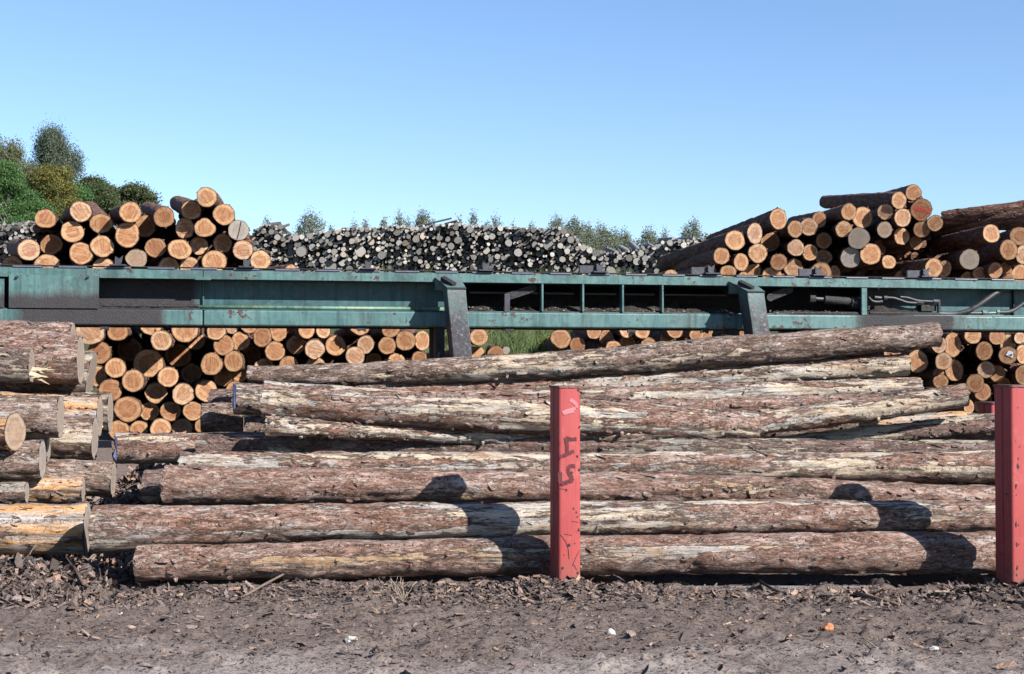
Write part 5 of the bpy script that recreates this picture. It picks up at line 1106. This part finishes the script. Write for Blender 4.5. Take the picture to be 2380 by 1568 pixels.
def tree(px, top, hw, Y, leafm, name, lb, seed, leaf=.16, nclump=120, nleaf=90, droop=0., bottom=None, shape=1., sig=None, cat='tree', group=None):
    g = np.random.default_rng(seed); T = at(px, top, Y); zg = float(ground_z(np.array([T.x]), np.array([T.y]))[0]); rw = hw / F * Y; H = T.z - zg
    zb = at(px, bottom, Y).z if bottom else zg + H * .25; root = empty(name, (T.x, T.y, zg)); tag(root, lb, cat, group)
    b = MB(); tr = max(.03, H * .013); top_ = Vector((g.normal(0, .1) * rw, 0, H * .93)); tp = [Vector((0, 0, -.2)), Vector((g.normal(0, .05) * rw, 0, H * .45)), top_]; b.tube(tp, [tr, tr * .65, tr * .12], 8)
    C = []; hz = T.z - zb
    for k in range(nclump):
        t = g.random() ** .8; prof = (math.sin(math.pi * (t * .86 + .1)) ** .75) if shape == 1. else (1 - t) ** .6 * min(1, t * 6 + .35)
        a = g.uniform(0, 6.283); q = g.uniform(.35, 1) ** .5 * rw * prof * (1 + .25 * math.sin(a * 3 + seed + t * 9))
        C.append((math.cos(a) * q, math.sin(a) * q, zb - zg + t * hz * .98))
    if leaf > .05:
        lob = [C[int(q)] for q in g.choice(len(C), 22, replace=False)]; C2 = []
        for q in range(len(C)):
            l_ = lob[int(g.integers(len(lob)))]; v = g.normal(0, 1, 3); v /= np.linalg.norm(v); k_ = rw * .30 * g.uniform(.6, 1.0); C2.append((l_[0] + v[0] * k_, l_[1] + v[1] * k_, min(H * 1.0, l_[2] + abs(v[2]) * k_ * .9)))
        C = C2
    for c in C[::3]:
        c = Vector(c); s0 = Vector((0, 0, max(.1, c.z - .5 * rw))); s0 = tp[0].lerp(tp[-1], min(.95, max(.1, (c.z - .6 * rw) / H))); b.tube([s0, s0.lerp(c, .5) + Vector((0, 0, .05 * rw)), c], [tr * .3, tr * .18, tr * .06], 5)
    o = b.build('trunk', TRUNKM, smooth=True); o.parent = root
    b = MB(); sg = sig or (rw * .12, rw * .12, rw * .11); addm(b, *leaves_mb(C, sg, int(nleaf * (1.5 if leaf > .05 else 1)), leaf * (.82 if leaf > .05 else 1), g, droop)); o = b.build('crown', leafm); o.parent = root
LBIRCH = leaf_mat('birch_leaves_bluish', (.04, .062, .045), (.075, .105, .07), (.15, .17, .12))
LBIRCH2 = leaf_mat('birch_leaves_yellowing', (.055, .072, .035), (.11, .125, .07), (.2, .2, .11))
LACACIA = leaf_mat('robinia_leaves', (.03, .075, .025), (.06, .135, .04), (.12, .21, .07))
LYEL = leaf_mat('autumn_leaves', (.045, .07, .02), (.095, .11, .03), (.22, .17, .035))
LDARK = leaf_mat('maple_leaves_dark', (.03, .052, .022), (.06, .09, .034), (.14, .13, .06))
LWIL = leaf_mat('willow_leaves', (.075, .095, .05), (.12, .14, .08), (.2, .21, .14))
tree(117, 309, 84, 110, LBIRCH, 'birch_tree', 'tall bluish-green birch with drooping twigs, farthest of the trees at left', 1, .075, 460, 80, 1.5, 470, 2., sig=(.22, .22, .4))
tree(12, 318, 44, 100, LBIRCH2, 'birch_tree', 'yellowing birch cut by the left picture edge', 2, .075, 300, 80, 1.5, 520, sig=(.26, .26, .32))
tree(60, 388, 54, 94, LBIRCH2, 'birch_tree', 'low straggly yellowing birch between the two tall birches', 21, .07, 260, 80, 1.6, 540, sig=(.26, .26, .3))
tree(10, 380, 50, 80, LACACIA, 'deciduous_tree', 'bright green feathery tree lowest at the left picture edge', 3, .065, 260, 100, .3, 540, .5, sig=(.26, .26, .13))
tree(55, 450, 45, 81, LACACIA, 'deciduous_tree', 'bright green lower crown right beside the feathery tree', 31, .065, 200, 100, .3, 560, sig=(.26, .26, .13))
tree(120, 395, 62, 90, LYEL, 'deciduous_tree', 'rounded tree turning yellow below the tall birch', 4, .075, 330, 85, .3, 560, sig=(.26, .26, .2))
tree(225, 424, 60, 95, LDARK, 'maple_tree', 'dark green round-topped tree behind the left pile', 5, .085, 330, 80, .0, 560, sig=(.26, .26, .2))
tree(308, 442, 50, 98, LDARK, 'maple_tree', 'smaller dark green tree right of the round-topped one', 6, .085, 240, 80, .0, 560, sig=(.26, .26, .2))
tree(268, 434, 52, 99, LDARK, 'maple_tree', 'dark green crown filling the saddle between the two round ones', 61, .085, 220, 80, .0, 560, sig=(.26, .26, .2))
tree(175, 438, 44, 92, LACACIA, 'deciduous_tree', 'dull green bush between the yellow tree and the round-topped one', 7, .075, 220, 80, .0, 560, sig=(.26, .26, .2))
sap = [(721,499,17),(621,508,9),(769,528,8),(823,512,9),(850,512,11),(930,495,12),(893,511,8),(984,499,13),(1099,493,8),(1153,500,12),(1067,509,8),(1130,518,8),(1190,524,7),(1237,519,8),(1295,510,14),(1334,516,13),(1363,528,14),(1396,530,16),(1425,540,14),(1450,543,13),(1508,540,14),(1546,535,11),(1611,519,13),(1589,538,9),(695,530,9),(1480,562,12),(950,512,10),(1640,545,8)]
for k, (x, y, hw) in enumerate(sap):
    wil = 1300 < x < 1475; near = 'low right wing' if wil else 'grey pile crest'
    big_ = hw > 12; tree(x, y + (1 if big_ else 5), hw * (2.0 if big_ else 2.2), 42 + (k % 5) * .8, LWIL, 'sapling', 'feathery young tree %s from the left behind the %s' % (ordn[sorted(q[0] for q in sap).index(x)], near), 50 + k, .026, 190 if big_ or wil else 70, 16, .06, y + 80, 1. if big_ or wil else 2., (.05, .05, .12), 'sapling', 'young trees showing behind the grey pile')
# grass bank
def grass():
    g = np.random.default_rng(9); n = 26000; x = g.uniform(-3.2, 4.2, n); y = g.uniform(26.5, 34.5, n); z = ground_z(x, y); h = g.uniform(.25, .75, n) * (1 + .5 * fbm(np.stack([x * .9, y * .9, 0 * x], 1), 3, 5)); wd = .008 + .008 * g.random(n)
    lean = g.normal(0, .22, (n, 2)) * h[:, None]; B = np.stack([x, y, z], 1); m_ = B + np.stack([lean[:, 0] * .35, lean[:, 1] * .35, h * .55], 1); t = B + np.stack([lean[:, 0] * 1.2, lean[:, 1], h * .95], 1); W = np.stack([wd, 0 * wd, 0 * wd], 1)
    V = np.stack([B - W, B + W, m_ + W * .8, m_ - W * .8, t], 1).reshape(-1, 3); q = np.arange(n)[:, None] * 5; Q = (q + np.array([[0, 1, 2, 3]])).tolist(); T3 = (q + np.array([[3, 2, 4]])).tolist()
    cl = .5 + .5 * fbm(np.stack([x * 1.3, y * 1.3, 0 * x + 4], 1), 3, 8); A = np.repeat(np.clip(.6 * cl + .4 * g.random(n), 0, 1), 5)
    b = MB(); b.v.append(V); b.f = Q + T3; b.m = [0] * len(b.f); b.a.append(A); b.n = len(V)
    tag(b.build('grass', leaf_mat('tall_grass', (.07, .11, .035), (.15, .2, .08), (.29, .28, .17))), 'tall rough grass on the bank seen under the conveyor', 'grass', kind='stuff')
grass()
tree(1268, 792, 16, 29.5, leaf_mat('goldenrod', (.07, .12, .02), (.15, .17, .03), (.28, .24, .03)), 'bush', 'yellow-green flowering bush in the grass under the conveyor', 88, .02, 90, 60, 0, 850, 1., (.05, .05, .05), 'bush')
